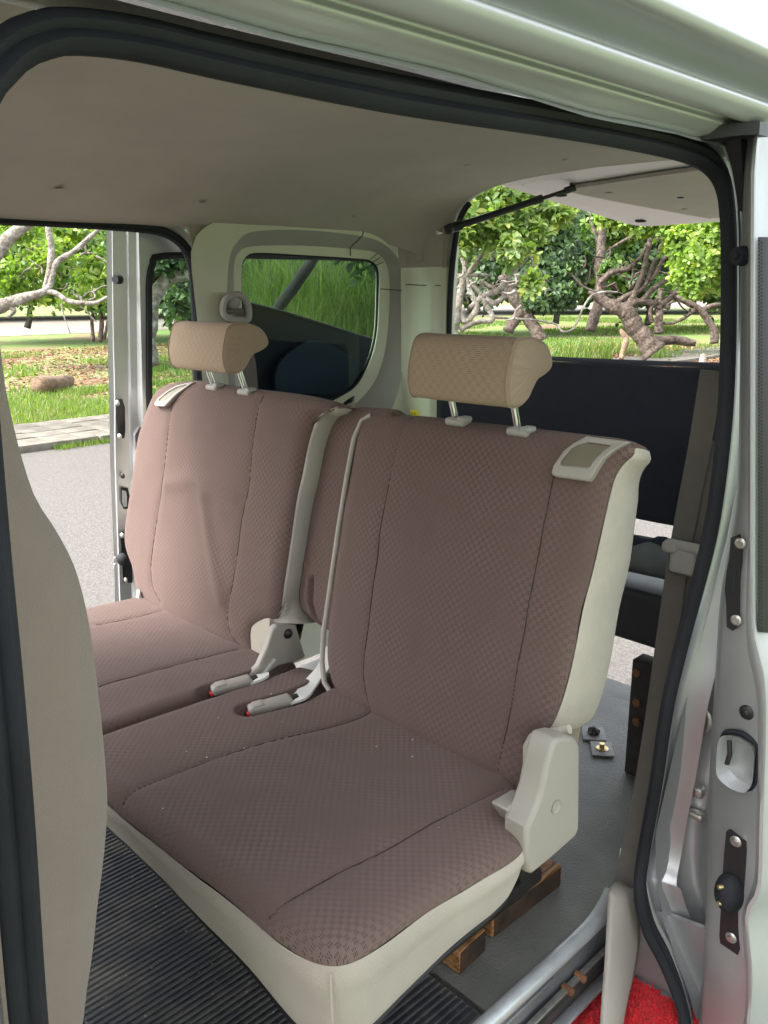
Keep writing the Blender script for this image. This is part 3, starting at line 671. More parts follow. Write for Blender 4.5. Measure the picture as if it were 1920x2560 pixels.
arm = [yplate(1478, 282, .17), yplate(1500, 300, .17), yplate(1535, 300, .17), yplate(1600, 292, .2), yplate(1640, 290, .2), yplate(1642, 262, .2), yplate(1600, 262, .2), yplate(1540, 272, .17), yplate(1490, 262, .17)]
MB().prism(arm, (0, .03, 0)).build('roller_arm', M['black'], nd)
MB().tube([yplate(1492, 276, .165)+V3(0, -.006, 0), yplate(1492, 276, .165)+V3(0, .04, 0)], .011, 16).build('roller', M['black'], nd)
MB().dome(yplate(1512, 283, .168), (0, -1, 0), .006, .004, 12).build('bolt', M['steel'], nd)
MB().prism([yplate(1560, 300, .235), yplate(1600, 296, .235), yplate(1604, 380, .27), yplate(1606, 460, .28), yplate(1596, 455, .28), yplate(1580, 360, .26)], (0, .02, 0)).build('arm_bracket', M['black'], nd)
# far sliding door
fd = bpy.data.objects.new('sliding_door', None); fd.parent = van; COL.objects.link(fd); fd['label'] = 'far sliding door slid back outside the opposite opening'
def T(py): return float(np.interp(py, [490, 900, 1330], [0, .045, .10]))
def fcol(L, X): return [on(a, b, 'x', X-T(b)) for a, b in L]
fc = [fcol([(229, 488), (232, 700), (236, 870), (238, 1000), (245, 1180), (250, 1330)], -.80),
      fcol([(241, 489), (243, 700), (246, 870), (247, 1000), (253, 1180), (258, 1330)], -.795),
      fcol([(243, 492), (245, 700), (249, 870), (250, 1000), (256, 1180), (261, 1330)], -.785),
      fcol([(272, 494), (275, 700), (277, 870), (279, 1000), (282, 1180), (285, 1330)], -.775),
      fcol([(277, 496), (280, 700), (283, 870), (285, 1000), (287, 1180), (289, 1330)], -.765),
      fcol([(315, 500), (318, 700), (322, 870), (322, 1000), (318, 1180), (310, 1330)], -.745),
      fcol([(430, 500), (440, 700), (440, 870), (440, 1000), (440, 1180), (440, 1330)], -.742)]
colsheet(fc[:3], 40, 'door_skin_flange', M['paint'], fd)
colsheet(fc[2:6], 40, 'door_edge', M['paint_in'], fd)
# inner face with window opening: frame around glass
def fx(a, b, X=-.745): return on(a, b, 'x', X-.6*T(b))
def fdp(y, z): return V3(-.745-.6*.1*max(0, (1.29-z))/.96, y, z)
win = [(fx(322, 862)[1], .80), (fx(320, 600)[1], 1.10), (fx(320, 570)[1], 1.19), (fx(326, 540)[1], 1.225), (fx(345, 528)[1], 1.238), (.5, 1.245), (.95, 1.24), (1.03, 1.22), (1.06, 1.15), (1.06, .96), (fx(815, 740)[1], fx(815, 740)[2]), (fx(522, 655)[1], fx(522, 655)[2]), (.33, 1.0), (.30, .80), (.25, .77), (.17, .77)]
win = [(.135, .80), (.148, 1.10), (.152, 1.17), (.165, 1.215), (.20, 1.235), (.5, 1.242), (1.15, 1.24), (1.24, 1.22), (1.27, 1.15), (1.27, .90), (fx(815, 740)[1], fx(815, 740)[2]), (fx(522, 655)[1], fx(522, 655)[2]), (.37, 1.06), (.34, .82), (.30, .77), (.17, .765)]
win3 = [fdp(a, b) for a, b in catmull([np.array(p) for p in win], 3, True)]
MB().tube(win3, .009, 8, closed=True).build('window_rubber', M['rubber'], fd)
mesh_obj('window_glass', [p+V3(-.006, 0, 0) for p in win3], [tuple(range(len(win3)))], M['glass'], fd, smooth=False)
inner_top = [fdp(a, b) for a, b in [(.115, .80), (.13, 1.29), (1.34, 1.29), (1.34, .90), (1.27, .90), (1.27, 1.15), (1.24, 1.22), (1.15, 1.24), (.5, 1.242), (.20, 1.235), (.165, 1.215), (.152, 1.17), (.148, 1.10), (.135, .80)]]
MB().prism(inner_top, (-.03, 0, 0)).build('window_surround', M['paint_in'], fd, smooth=False)
yl = [.10, .115, .135, .17, .235, .30, .32, .345, .37]+list(np.linspace(fx(522, 655)[1], fx(815, 740)[1], 12))+[1.06, 1.2, 1.35]
zl = [.78, .80, .80, .765, .765, .77, .80, .95, 1.09]+list(np.linspace(fx(522, 655)[2], fx(815, 740)[2], 12))+[.957, .93, .90]
for nm_, o0, o1, m_ in (('trim_board', 0, .012, M['navy']), ('door_body', -.05, -.02, M['paint'])):
    b_ = MB()
    for i_ in range(len(yl)-1):
        q_ = [fdp(yl[i_], .30), fdp(yl[i_+1], .30), fdp(yl[i_+1], zl[i_+1]), fdp(yl[i_], zl[i_])]
        b_.prism([p+V3(o0, 0, 0) for p in q_], (o1-o0, 0, 0))
    b_.build(nm_, m_, fd, smooth=False)
# rounded plate on the trim board, a little bluer than the board
pk = catmull([np.array(on(a, b, 'x', -.735)) for a, b in [(592, 850), (590, 810), (605, 775), (640, 748), (675, 735), (710, 745), (745, 765), (775, 790), (785, 850)]], 5)
MB().prism([p for p in pk], (.012, 0, 0)).build('rounded_plate', mat('navy_plate', (.02, .035, .085), .6), fd)
# far door hardware
def fx2(a, b): return on(a, b, 'x', -.772-T(b))
def fbox(pts, name, m, th=.006):
    Q = [fx2(a, b) for a, b in pts]; MB().prism([q+V3(.0, -.004, 0) for q in Q], (th*.3, -th, 0)).build(name, m, fd)
fbox([(259, 862), (267, 861), (273, 880), (274, 930), (272, 946), (264, 947), (261, 930), (258, 900)], 'latch', M['black'])
for q in ((263, 869), (268, 941)):
    c = fx2(*q)+V3(.003, -.014, 0); MB().dome(c, (.4, -1, 0), .008, .004).build('bolt', M['steel'], fd)
c = fx2(262, 604)+V3(.002, -.004, 0); MB().tube([c, c+V3(.008, -.018, 0)], [.011, .010], 12).build('rubber_stop', M['rubber'], fd)
c = fx2(267, 1027)+V3(.002, -.004, 0); MB().dome(c, (.4, -1, 0), .008, .004).build('plug', M['black'], fd)
fbox([(266, 1052), (279, 1054), (283, 1070), (282, 1098), (272, 1099), (266, 1085)], 'pull_rim', M['rubber'], .003)
fbox([(269, 1058), (277, 1060), (279, 1072), (279, 1093), (273, 1094), (269, 1082)], 'pull_bowl', M['paint'], .0045)
fbox([(266, 1148), (276, 1147), (290, 1200), (290, 1257), (272, 1257)], 'striker_plate', M['black'], .005)
c = fx2(272, 1205)+V3(.006, -.012, 0); MB().dome(c, (.3, -1, 0), .019, .016).build('contact_bump', M['rubber'], fd)
for py in (1199, 1213):
    c = fx2(268, py)+V3(.006, -.030, 0); MB().dome(c, (.3, -1, 0), .004, .004, 8).build('contact_pin', M['chrome'], fd)
for q in ((272, 1154), (279, 1250)):
    c = fx2(*q)+V3(.003, -.013, 0); MB().dome(c, (.4, -1, 0), .008, .004).build('bolt', M['steel'], fd)

# ------------------------------------------------------------------ tailgate, held open
tg = bpy.data.objects.new('tailgate', None); tg.parent = van; COL.objects.link(tg); tg['label'] = 'open tailgate hanging level above the cargo opening'
def tgp(x, s, d=0):   # s: 0 hinge .. 1.1 free edge, d: below skin
    return V3(x, 1.06+s, 1.505-.104*s-d)
sk = MB(); V = []; F = []
for s_ in np.linspace(0, 1.09, 12):
    for x in np.linspace(-.56, .56, 15): V.append(tgp(x, s_, -.03*(1-(x/.56)**4)))
for a in range(11):
    for i in range(14): F.append((a*15+i, a*15+i+1, (a+1)*15+i+1, (a+1)*15+i))
mesh_obj('tailgate_skin', V, F, M['paint'], tg)
def frame(o0, o1, i0, i1, d0, d1, name, m, r=.05):
    O = rrect(o0[0], o1[0], o0[1], o1[1], r, 5); I = rrect(i0[0], i1[0], i0[1], i1[1], r*.9, 5); nn = len(O)
    V = [tgp(a, b, d0) for a, b in O]+[tgp(a, b, d1) for a, b in I]; F = [(i, (i+1) % nn, nn+(i+1) % nn, nn+i) for i in range(nn)]
    return mesh_obj(name, V, F, m, tg, auto=40)
pinkp = mat('lilac_silver_paint', (.72, .66, .67), .38, .1, var=.04)
frame((-.56, 0), (.56, 1.09), (-.54, .02), (.54, 1.07), -.005, .012, 'tailgate_rim', M['paint'], .06)
frame((-.54, .02), (.54, 1.07), (-.50, .05), (.50, 1.03), .012, .014, 'tailgate_lip', pinkp)
frame((-.50, .05), (.50, 1.03), (-.475, .07), (.475, 1.005), .014, .030, 'tailgate_step', pinkp)
frame((-.475, .07), (.475, 1.005), (-.40, .14), (.40, .93), .030, .040, 'tailgate_inner', pinkp)
O = rrect(-.40, .40, .14, .93, .05, 5)
MB().prism([tgp(a, b, .038) for a, b in O], (0, 0, -.002)).build('tailgate_inner', pinkp, tg)
O = [(-.27, .30), (-.25, .24), (-.20, .20), (.39, .20), (.39, .80), (-.06, .80), (-.12, .77)]
O = [tuple(p) for p in catmull([np.array(p) for p in O], 5, True)]
MB().prism([tgp(a, b, .044) for a, b in O], (0, 0, -.010)).build('trim_panel', M['head'], tg)
for a, b in ((-.18, .30), (-.03, .45), (.1, .72), (.16, .35), (-.1, .62)): MB().dome(tgp(a, b, .0545), (0, 0, -1), .011, .003).build('clip', M['black' if a == -.03 else 'head'], tg)
for q in ((1212, 405), (1385, 463)):
    d_ = hit(q[0], q[1], tgp(0, 0, .02), np.cross(V3(1, 0, 0), tgp(0, 1)-tgp(0, 0))); MB().box(d_+V3(0, 0, -.012), (.03, .035, .03), bev=.006).build('rubber_stop', M['rubber'], tg)
# gas strut
S0 = on(972, 494, 'y', 1.0); Sm = on(1165, 432, 'x', -.47); S1 = hit(1234, 408, tgp(0, 0, .055), np.cross(V3(1, 0, 0), tgp(0, 1)-tgp(0, 0)))
S0 = on(972, 494, 'y', .99); 
gs = thing('gas_strut', 'black telescopic gas strut holding up the open tailgate', 'gas strut', tuple(S0))
dv = (S1-S0); Lh = np.linalg.norm(dv); dv /= Lh
Sm = S0+dv*Lh*.73
MB().tube([S0+dv*.02, Sm], .0098, 16).build('cylinder', M['black'], gs)
MB().tube([Sm-dv*.014, Sm+dv*.012], .0118, 16).build('collar', M['black'], gs)
MB().tube([Sm, S1], .0055, 12).build('rod', M['grime'], gs)
e = MB().dome(S0, (1, -1, 0), .016, .02, 14).tube([S0-dv*.015, S0+dv*.035], [.013, .015], 14); e.build('ball_joint', M['black'], gs)
MB().tube([S0+V3(-.01, -.0, -.001)+dv*-.02, S0-dv*.04], .007, 10).build('ball_stud', M['steel'], gs)
MB().tube([S1-dv*.02, S1+dv*.012], .010, 12).tube([S1, S1+V3(0, 0, .03)], .006, 8).build('ball_joint', M['black'], gs)

# ------------------------------------------------------------------ seats
class Plane:
    def __init__(s, P0, A, B, Nn_): s.P0 = np.array(P0, float); s.A = np.array(A, float); s.B = np.array(B, float)/np.linalg.norm(B); s.N = np.array(Nn_, float)/np.linalg.norm(Nn_)
    def ab(s, px, py, off=0.):
        P = s.P0+s.N*off; q = hit(px, py, P, s.N)-s.P0; return np.array([q@s.A, q@s.B])
    def pt(s, a, b, h=0.): return s.P0+s.A*a+s.B*b+s.N*h
def back_plane(lean, off=0): return Plane((0, 0, .37), (1, 0, 0), (0, lean, .57), (0, -.57, lean))
def pillow(pl, out, H, Rr, name, m, parent, seams=(), N=300, K=70, low=.0025, extra=None, seamd=.0026, seamw=.0028, edge_in=0.0):
    out = resample(np.array(out), N); c = out.mean(0)
    t = np.linspace(0, 1, K); s_ = 1-(1-t)**1.7; s_ = s_[::-1]; ss = 1-np.linspace(0, 1, K)**1.6*.985
    P = np.concatenate([c+(out-c)*q for q in ss]); loop = np.vstack([out, out[:1]]); d = segdist(P, loop)
    e = np.clip(d/Rr, 0, 1); h = H*np.sqrt(np.clip(1-(1-e)**2, 0, 1))
    fade = np.clip(d/.03, 0, 1)
    nz = np.array([mnoise.noise(Vector((p[0]*6, p[1]*6, 1.7)))+.5*mnoise.noise(Vector((p[0]*15, p[1]*15, 4))) for p in P]); h = h+low*nz*fade
    for sm in seams:
        ds = segdist(P, np.array(sm)); h = h-seamd*np.exp(-(ds/seamw)**2)-seamd*.6*np.exp(-(ds/.014)**2)
    if extra is not None: h = h+extra(P)
    for sm in seams:
        sp = resample(np.array(sm), 90, False); sp = sp[[k_ for k_ in range(90) if segdist(sp[k_:k_+1], loop)[0] > .003 and inside(sp[k_], out)]]
        j_ = [int(np.argmin(((P-q_)**2).sum(1))) for q_ in sp]; hh_ = np.array([h[k_] for k_ in j_]); hh_ = np.convolve(np.pad(hh_, 2, 'edge'), np.ones(5)/5, 'valid')
        MB().tube([pl.pt(q_[0], q_[1], a_+.0001) for q_, a_ in zip(sp, hh_)], .0011, 5).build('seam', M['seam'], parent)
    V = pl.P0+P[:, :1]*pl.A+P[:, 1:]*pl.B+h[:, None]*pl.N
    F = []
    for a in range(K-1):
        for i in range(N): F.append((a*N+i, a*N+(i+1) % N, (a+1)*N+(i+1) % N, (a+1)*N+i))
    F.append(tuple((K-1)*N+i for i in range(N)))
    o = mesh_obj(name, V, F, m, parent, uv=P); 
    return o, out
def shell(pl, out, T0, Rb, parent, mside, mtop, topf=None, steps=8, nside='side_panel', ntop='top_fabric'):
    out = np.array(out); N = len(out); c = out.mean(0); tan = np.roll(out, -1, 0)-np.roll(out, 1, 0); nrm = np.stack([tan[:, 1], -tan[:, 0]], 1); nrm /= np.linalg.norm(nrm, axis=1)[:, None]
    if ((out-c)*nrm).sum() < 0: nrm = -nrm
    T_ = 1.
    lev = [(0, 0, 0), (0, -T_*.03, .003), (0, -T_*.3, .005), (0, -T_*.6, .004)]+[(0, -(1-Rb/T0)-Rb/T0*math.sin(a), -Rb*(1-math.cos(a))) for a in np.linspace(0, math.pi/2, steps)]
    V = []; UV = []
    arc = np.r_[0, np.cumsum(np.linalg.norm(np.diff(out, axis=0), axis=1))]
    for _, h, ins in lev:
        for i in range(N):
            p = out[i]+nrm[i]*ins; TT = T0*float(np.interp(out[i][1], [0, .15, .4, .5, .55, .6], [1.12, 1.14, 1.02, .84, .60, .32])); V.append(pl.pt(p[0], p[1], h*TT)); UV.append((arc[i], h*TT))
    F1 = []; F2 = []
    for a in range(len(lev)-1):
        for i in range(N):
            f = (a*N+i, a*N+(i+1) % N, (a+1)*N+(i+1) % N, (a+1)*N+i)
            (F2 if (topf and topf(out[i], nrm[i])) else F1).append(f)
    F1.append(tuple((len(lev)-1)*N+i for i in range(N)))
    for nm, Fx, mm in ((nside, F1, mside), (ntop, F2, mtop)):
        if not Fx: continue
        used = sorted({i for f in Fx for i in f}); mp = {u: k for k, u in enumerate(used)}
        mesh_obj(nm, [V[u] for u in used], [tuple(mp[i] for i in f) for f in Fx], mm, parent, uv=[UV[u] for u in used])
def seam_px(pl, L, off=0.): return np.array(catmull([pl.ab(a, b, off) for a, b in L], 5))
def tubes(name, P, r, m, parent, n=12): return MB().tube(P, r, n).build(name, m, parent)

def headrest(parent, x0, x1, yf, zb, zt, posts, lean=.1):
    H = zt-zb; prof_ = [(.012, .0), (.000, .16), (-.004, .45), (.002, .80), (.010, .95), (.026, 1.0), (.055, .985), (.085, .90), (.103, .76), (.112, .60), (.108, .50), (.092, .42), (.074, .36), (.062, .22), (.052, .08), (.036, .0)]
    pr = resample(catmull([np.array([a, b*H]) for a, b in prof_], 6, True), 90); c = pr.mean(0); V = []; F = []; UV = []
    arc = np.r_[0, np.cumsum(np.linalg.norm(np.diff(pr, axis=0), axis=1))]
    st = []
    W = x1-x0
    for t in np.linspace(0, 1, 46):
        u = .5-.5*math.cos(math.pi*t); e = min(u, 1-u)*W; q = math.sqrt(max(0, 1-(1-min(1, e/.010))**2)); st.append((u, .86+.14*q, e))
    st = [(0, .02, 0), (0, .35, 0), (0, .65, 0)]+st+[(1, .65, 0), (1, .35, 0), (1, .02, 0)]
    for u, q, e in st:
        bulge = .006*(1-q)
        for i, p in enumerate(pr):
            pp = c+(p-c)*q; bl = .004*math.sin(math.pi*u) if pp[0] < .03 else 0
            sidebul = (.006*(1-(q/.86)**2) if q < .86 else 0)*(1 if u > .5 else -1)
            V.append((x0+u*W+sidebul, yf+pp[0]+lean*(pp[1])-bl, zb+pp[1])); UV.append((u*W if .01 < u < .99 else p[0]*q, arc[i]))
    k = len(pr)
    for a in range(len(st)-1):
        for i in range(k): F.append((a*k+i, a*k+(i+1) % k, (a+1)*k+(i+1) % k, (a+1)*k+i))
    F.append(tuple(range(k))); F.append(tuple((len(st)-1)*k+i for i in range(k)))
    o = mesh_obj('headrest', V, F, M['tan'], parent, uv=UV)
    # welt seams at both ends
    for xx in (x0+.006, x1-.006): tubes('headrest_welt', [(xx, yf+p[0]+lean*p[1]-.0008, zb+p[1]) for p in np.vstack([pr, pr[:1]])], .0012, M['tan'], parent, 6)
    for xb, yb_, zb_ in posts:
        top = V3(xb, yf+.045, zb+.03); b = V3(xb, yb_, zb_)
        tubes('headrest_post', [b, top], .0062, M['chrome'], parent, 14)
        MB().box((xb+.006, yb_-.003, zb_+.002), (.044, .026, .014), bev=.006).box((xb+.022, yb_-.004, zb_+.008), (.020, .022, .010), bev=.004).build('post_guide', M['trim2'], parent)

def belt_guide(pl, parent, outer, inner_, hs, flat=.0):
    # outer/inner: pixel quads (same count); hs: height per vertex
    O = [pl.ab(a, b, .02) for a, b in outer]; I = [pl.ab(a, b, .02) for a, b in inner_]; nn = len(O)
    Of = [pl.pt(o[0], o[1], h) for o, h in zip(O, hs)]; If = [pl.pt(o[0], o[1], h) for o, h in zip(I, hs)]
    V = Of+[p+pl.N*.011 for p in Of]+[p+pl.N*.011 for p in If]+[p+pl.N*.001 for p in If]; F = []
    for i in range(nn):
        j = (i+1) % nn
        for a in range(3): F.append((a*nn+i, a*nn+j, (a+1)*nn+j, (a+1)*nn+i))
    o = mesh_obj('belt_guide', V, F, M['grey'], parent, auto=30)
    md = o.modifiers.new('b', 'BEVEL'); md.width = .0025; md.segments = 2
    mesh_obj('guide_flap', [p+pl.N*.0085 for p in If], [tuple(range(nn))], M['flap'], parent)

# ---- near seat
ns = thing('rear_seat', 'near brown cloth rear seat with tan headrest, standing on wood blocks', 'car seat', (.3, -.2, 0), 'brown cloth rear seats')
bp_ = back_plane(.17)
face = [(1134, 1716), (1080, 1691), (960, 1632), (800, 1547), (745, 1508), (722, 1470), (713, 1420), (716, 1360), (728, 1270), (745, 1150), (765, 1020), (780, 945), (795, 912), (830, 899), (900, 901), (1000, 912), (1250, 941), (1335, 952), (1370, 966), (1368, 985), (1352, 998), (1334, 1022), (1322, 1056), (1305, 1129), (1280, 1239), (1260, 1314), (1240, 1419), (1228, 1469), (1213, 1520), (1190, 1572), (1165, 1580), (1146, 1588), (1136, 1614), (1139, 1665), (1143, 1700)]
fo_ = [bp_.ab(*p) for p in face]
fo_ = catmull(fo_, 3, True)
s1 = seam_px(bp_, [(885, 895), (865, 935), (848, 1010), (825, 1150), (800, 1330), (785, 1450), (800, 1550)], .02)
s2 = seam_px(bp_, [(1200, 1020), (1192, 1042), (1180, 1110), (1157, 1239), (1130, 1380), (1099, 1550), (1078, 1640), (1074, 1680), (1085, 1700)], .02)
def ex_near(P):
    return .010*np.exp(-((P[:, 1]-.32)/.2)**2)*np.exp(-((P[:, 0]-.33)/.25)**2)+.0015*np.sin(P[:, 1]*55+P[:, 0]*6)*np.exp(-((P[:, 1]-.3)/.12)**2)
_, O_ = pillow(bp_, fo_, .020, .036, 'backrest', M['brown'], ns, (s1, s2), extra=ex_near)
shell(bp_, O_, .135, .04, ns, M['seatside'], M['brown'], lambda p, n_: n_[1] > .86)
# raised fuzzy foam rim at the bottom cut-out
tubes('cloth_edge', [bp_.pt(*(bp_.ab(a, b)), .002) for a, b in ((1232, 1575), (1205, 1580), (1180, 1584), (1152, 1590), (1140, 1612), (1140, 1660), (1143, 1705))], .007, M['seatside'], ns)
# pale piping down the inner edge
tubes('piping', [bp_.pt(bp_.ab(a, b)[0]-.005, bp_.ab(a, b)[1], .0145) for a, b in ((818, 900), (797, 912), (780, 950), (765, 1030), (745, 1155), (728, 1275), (714, 1370), (711, 1430), (716, 1475), (735, 1505))], .0052, M['grey'], ns)
pw = .107
headrest(ns, on(890, 780, 'y', .10)[0], on(1114, 800, 'y', .10)[0], .085, on(1000, 868, 'y', .10)[2], on(1000, 716, 'y', .12)[2]-.006,
         [(on(986, 910, 'y', .155)[0], .155, on(986, 912, 'y', .155)[2]), (on(1120, 932, 'y', .155)[0], .155, on(1120, 934, 'y', .155)[2])])
og = [(1265, 941), (1355, 953), (1330, 972), (1308, 993), (1295, 1015), (1287, 1032), (1278, 1042), (1208, 1032), (1199, 1026), (1203, 1008), (1222, 975), (1240, 958)]
ig = [(1268, 955), (1318, 962), (1305, 975), (1292, 992), (1287, 1000), (1284, 1008), (1279, 1012), (1222, 1008), (1216, 1004), (1220, 995), (1238, 970), (1250, 962)]
belt_guide(bp_, ns, og, ig, [.006, .006, .014, .018, .020, .021, .021, .021, .021, .020, .016, .012])
# cushion
cp = Plane((0, 0, .38), (1, 0, 0), (0, 1, -.04), (0, .04, 1))
near_out = [(-.030, .03), (-.030, -.2), (-.030, -.42), (-.022, -.455), (.01, -.476), (.08, -.486), (.2, -.485), (.34, -.480), (.44, -.472), (.54, -.470), (.595, -.463), (.625, -.450), (.640, -.425), (.643, -.38), (.642, -.3), (.649, -.2), (.652, -.16), (.648, -.115), (.628, -.075), (.60, -.045), (.56, -.008), (.54, .03), (.3, .05)]
near_out = catmull([np.array(p) for p in near_out], 4, True)
def PX(pl, L, off=.02): return seam_px(pl, L, off)
sA = PX(cp, [(540, 2030), (548, 2005), (565, 1985), (600, 1962), (675, 1919), (750, 1879), (829, 1841), (954, 1769), (1089, 1701)])
sB = PX(cp, [(250, 1757), (262, 1731), (300, 1706), (380, 1674), (475, 1639), (600, 1601), (700, 1571), (770, 1551), (800, 1537)])
sC = PX(cp, [(790, 1551), (829, 1580), (940, 1640), (1050, 1712)])
bk2 = np.array([cp.ab(540, 1534, .02), cp.ab(635, 1508, .02), cp.ab(700, 1478, .02)]); bk1 = np.array([cp.ab(458, 1492, .02), cp.ab(545, 1466, .02), cp.ab(620, 1435, .02)])
def ex_c(P):
    d = segdist(P, bk2); d1 = segdist(P, bk1)
    h = -.030*(1-1/(1+np.exp(-(d-.022)/.002))) - .030*(1-1/(1+np.exp(-(d1-.022)/.002)))
    h += .008*np.exp(-((P[:, 0]-.33)/.22)**2-((P[:, 1]+.30)/.16)**2) - .006*np.exp(-((P[:, 0]-.33)/.16)**2-((P[:, 1]+.12)/.07)**2)
    return h
_, OC = pillow(cp, near_out, .022, .035, 'cushion', M['brown'], ns, (sA, sB), extra=ex_c, seamd=.0026, N=360, K=90)
def skirt(out, parent, cornerx, cornery, seat):
    out = np.array(out); N = len(out); c = out.mean(0); tan = np.roll(out, -1, 0)-np.roll(out, 1, 0); nr_ = np.stack([tan[:, 1], -tan[:, 0]], 1); nr_ /= np.linalg.norm(nr_, axis=1)[:, None]
    if ((out-c)*nr_).sum() < 0: nr_ = -nr_
    V = []; F = []; lev = np.linspace(0, 1, 14)
    for q in lev:
        for i in range(N):
            dd = math.hypot(out[i][0]-cornerx, out[i][1]-cornery); D_ = .078+.075*math.exp(-(dd/.26)**2)
            ins = .004*math.sin(math.pi*min(1, q*3))-.022*q**2+.002*mnoise.noise(Vector((out[i][0]*12, out[i][1]*12, q*3)))
            if q > .9: ins -= .012*(q-.9)/.1
            p = out[i]+nr_[i]*ins; V.append(cp.pt(p[0], p[1], 0)+V3(0, 0, -D_*q))
    for a in range(13):
        for i in range(N): F.append((a*N+i, a*N+(i+1) % N, (a+1)*N+(i+1) % N, (a+1)*N+i))
    F.append(tuple(13*N+i for i in range(N)))
    mesh_obj('cushion_skirt', V, F, M['skirt'], parent, uv=[(v[0]+v[1], v[2]) for v in V])
    # dark frame edge under the skirt
    P_ = [V3(*V[12*N+i])+V3(0, 0, -.003) for i in range(0, N, 3)]
    MB().tube(P_, .003, 6, closed=True).build('seat_frame', M['black'], parent)
skirt(OC, ns, .64, -.47, 1)
tubes('skirt_seam', [cp.pt(.630, -.452, 0)+V3(.004, -.003, -z_) for z_ in (0, .05, .10, .15)], .0018, M['skirt'], ns, 6)
lnt = MB()
for i in range(16):
    a_, b_ = rng.uniform(.05, .6), rng.uniform(-.45, -.03); r_ = rng.uniform(.0006, .0013)
    lnt.dome(cp.pt(a_, b_, .0225+.004*math.exp(-((a_-.33)/.22)**2-((b_+.3)/.16)**2)), cp.N, r_, r_, 6, 2)
tag(lnt.build('lint', M['white'], ns), kind='stuff')
# legs resting on the wood blocks
for x_, y_ in ((.44, -.03), (.44, .18), (.08, .15), (.08, -.1)):
    MB().box((x_, y_, .17), (.045, .06, .25), bev=.006).build('seat_leg', M['grime'], ns)
MB().box((.44, .04, .06), (.05, .35, .03), bev=.006).build('seat_runner', M['grime'], ns)
# hinge cover
XH = .655
hp = [(1200, 1597), (1190, 1625), (1179, 1669), (1170, 1715), (1152, 1765), (1139, 1790), (1137, 1850), (1141, 1886), (1150, 1890), (1190, 1858), (1244, 1809), (1253, 1790), (1254, 1700), (1254, 1612), (1245, 1595), (1225, 1591)]
hq = [on(a, b, 'x', XH) for a, b in hp]
hc = mesh_obj('hinge_cover', *(lambda m_: (m_.V, m_.F))(MB().prism(hq, (-.042, 0, 0))), M['grey'], ns, auto=40)
md = hc.modifiers.new('b', 'BEVEL'); md.width = .007; md.segments = 4; md.limit_method = 'ANGLE'; md.angle_limit = R(50)
tb = [on(a, b, 'x', XH-.035) for a, b in [(1094, 1750), (1140, 1722), (1160, 1728), (1145, 1775), (1118, 1790)]]
tbo = mesh_obj('cover_tab', *(lambda m_: (m_.V, m_.F))(MB().prism(tb, (-.03, 0, 0))), M['grey'], ns, auto=40); md = tbo.modifiers.new('b', 'BEVEL'); md.width = .004; md.segments = 3
c = on(1202, 1743, 'x', XH+.0015); MB().dome(c, (1, 0, 0), .0105, -.004, 20).tube([c+V3(-.004, .0103*math.cos(a), .0103*math.sin(a)) for a in np.linspace(0, 6.28, 24)], .0022, 6).build('cover_plug', M['grey'], ns)

# ---- far seat
fs = thing('rear_seat', 'far brown cloth rear seat beside the opposite open door, with centre back section', 'car seat', (-.4, -.2, 0), 'brown cloth rear seats')
bpl = back_plane(.12)
face = [(553, 1418), (505, 1396), (430, 1360), (350, 1322), (322, 1305), (302, 1275), (295, 1230), (280, 1190), (276, 1150), (285, 1080), (293, 1027), (302, 957), (318, 900), (338, 852), (352, 838), (380, 829), (430, 825), (500, 838), (575, 847), (650, 857), (700, 868), (728, 882), (700, 895), (685, 910), (670, 957), (655, 1030), (645, 1080), (632, 1170), (620, 1250), (607, 1328), (590, 1338), (560, 1352), (551, 1375)]
fo_ = catmull([bpl.ab(*p) for p in face], 3, True)
t1 = seam_px(bpl, [(385, 840), (370, 882), (358, 960), (350, 1040), (340, 1100), (328, 1200), (330, 1265), (348, 1300)], .02)
t2 = seam_px(bpl, [(565, 848), (555, 882), (543, 960), (535, 1057), (522, 1120), (505, 1250), (494, 1325), (500, 1375), (518, 1398)], .02)
def bump_line(P, L, wdt, amp):
    d = segdist(P, np.array(L)); return amp*np.exp(-(d/wdt)**2)
cr1 = [bpl.ab(375, 1045), bpl.ab(430, 1040), bpl.ab(520, 1078)]; cr2 = [bpl.ab(455, 1080), bpl.ab(470, 1170), bpl.ab(500, 1290)]; cr3 = [bpl.ab(470, 1090), bpl.ab(490, 1200), bpl.ab(505, 1240)]
def ex_far(P): return bump_line(P, cr1, .020, .005)+bump_line(P, cr2, .020, .0055)-bump_line(P, cr3, .024, .0018)+.012*np.exp(-((P[:, 1]-.1)/.1)**2)*np.exp(-((P[:, 0]+.4)/.2)**2)
_, O2 = pillow(bpl, fo_, .020, .038, 'backrest', M['brown'], fs, (t1, t2), extra=ex_far)
shell(bpl, O2, .12, .04, fs, M['seatside'], M['brown'], lambda p, n_: n_[1] > .55)
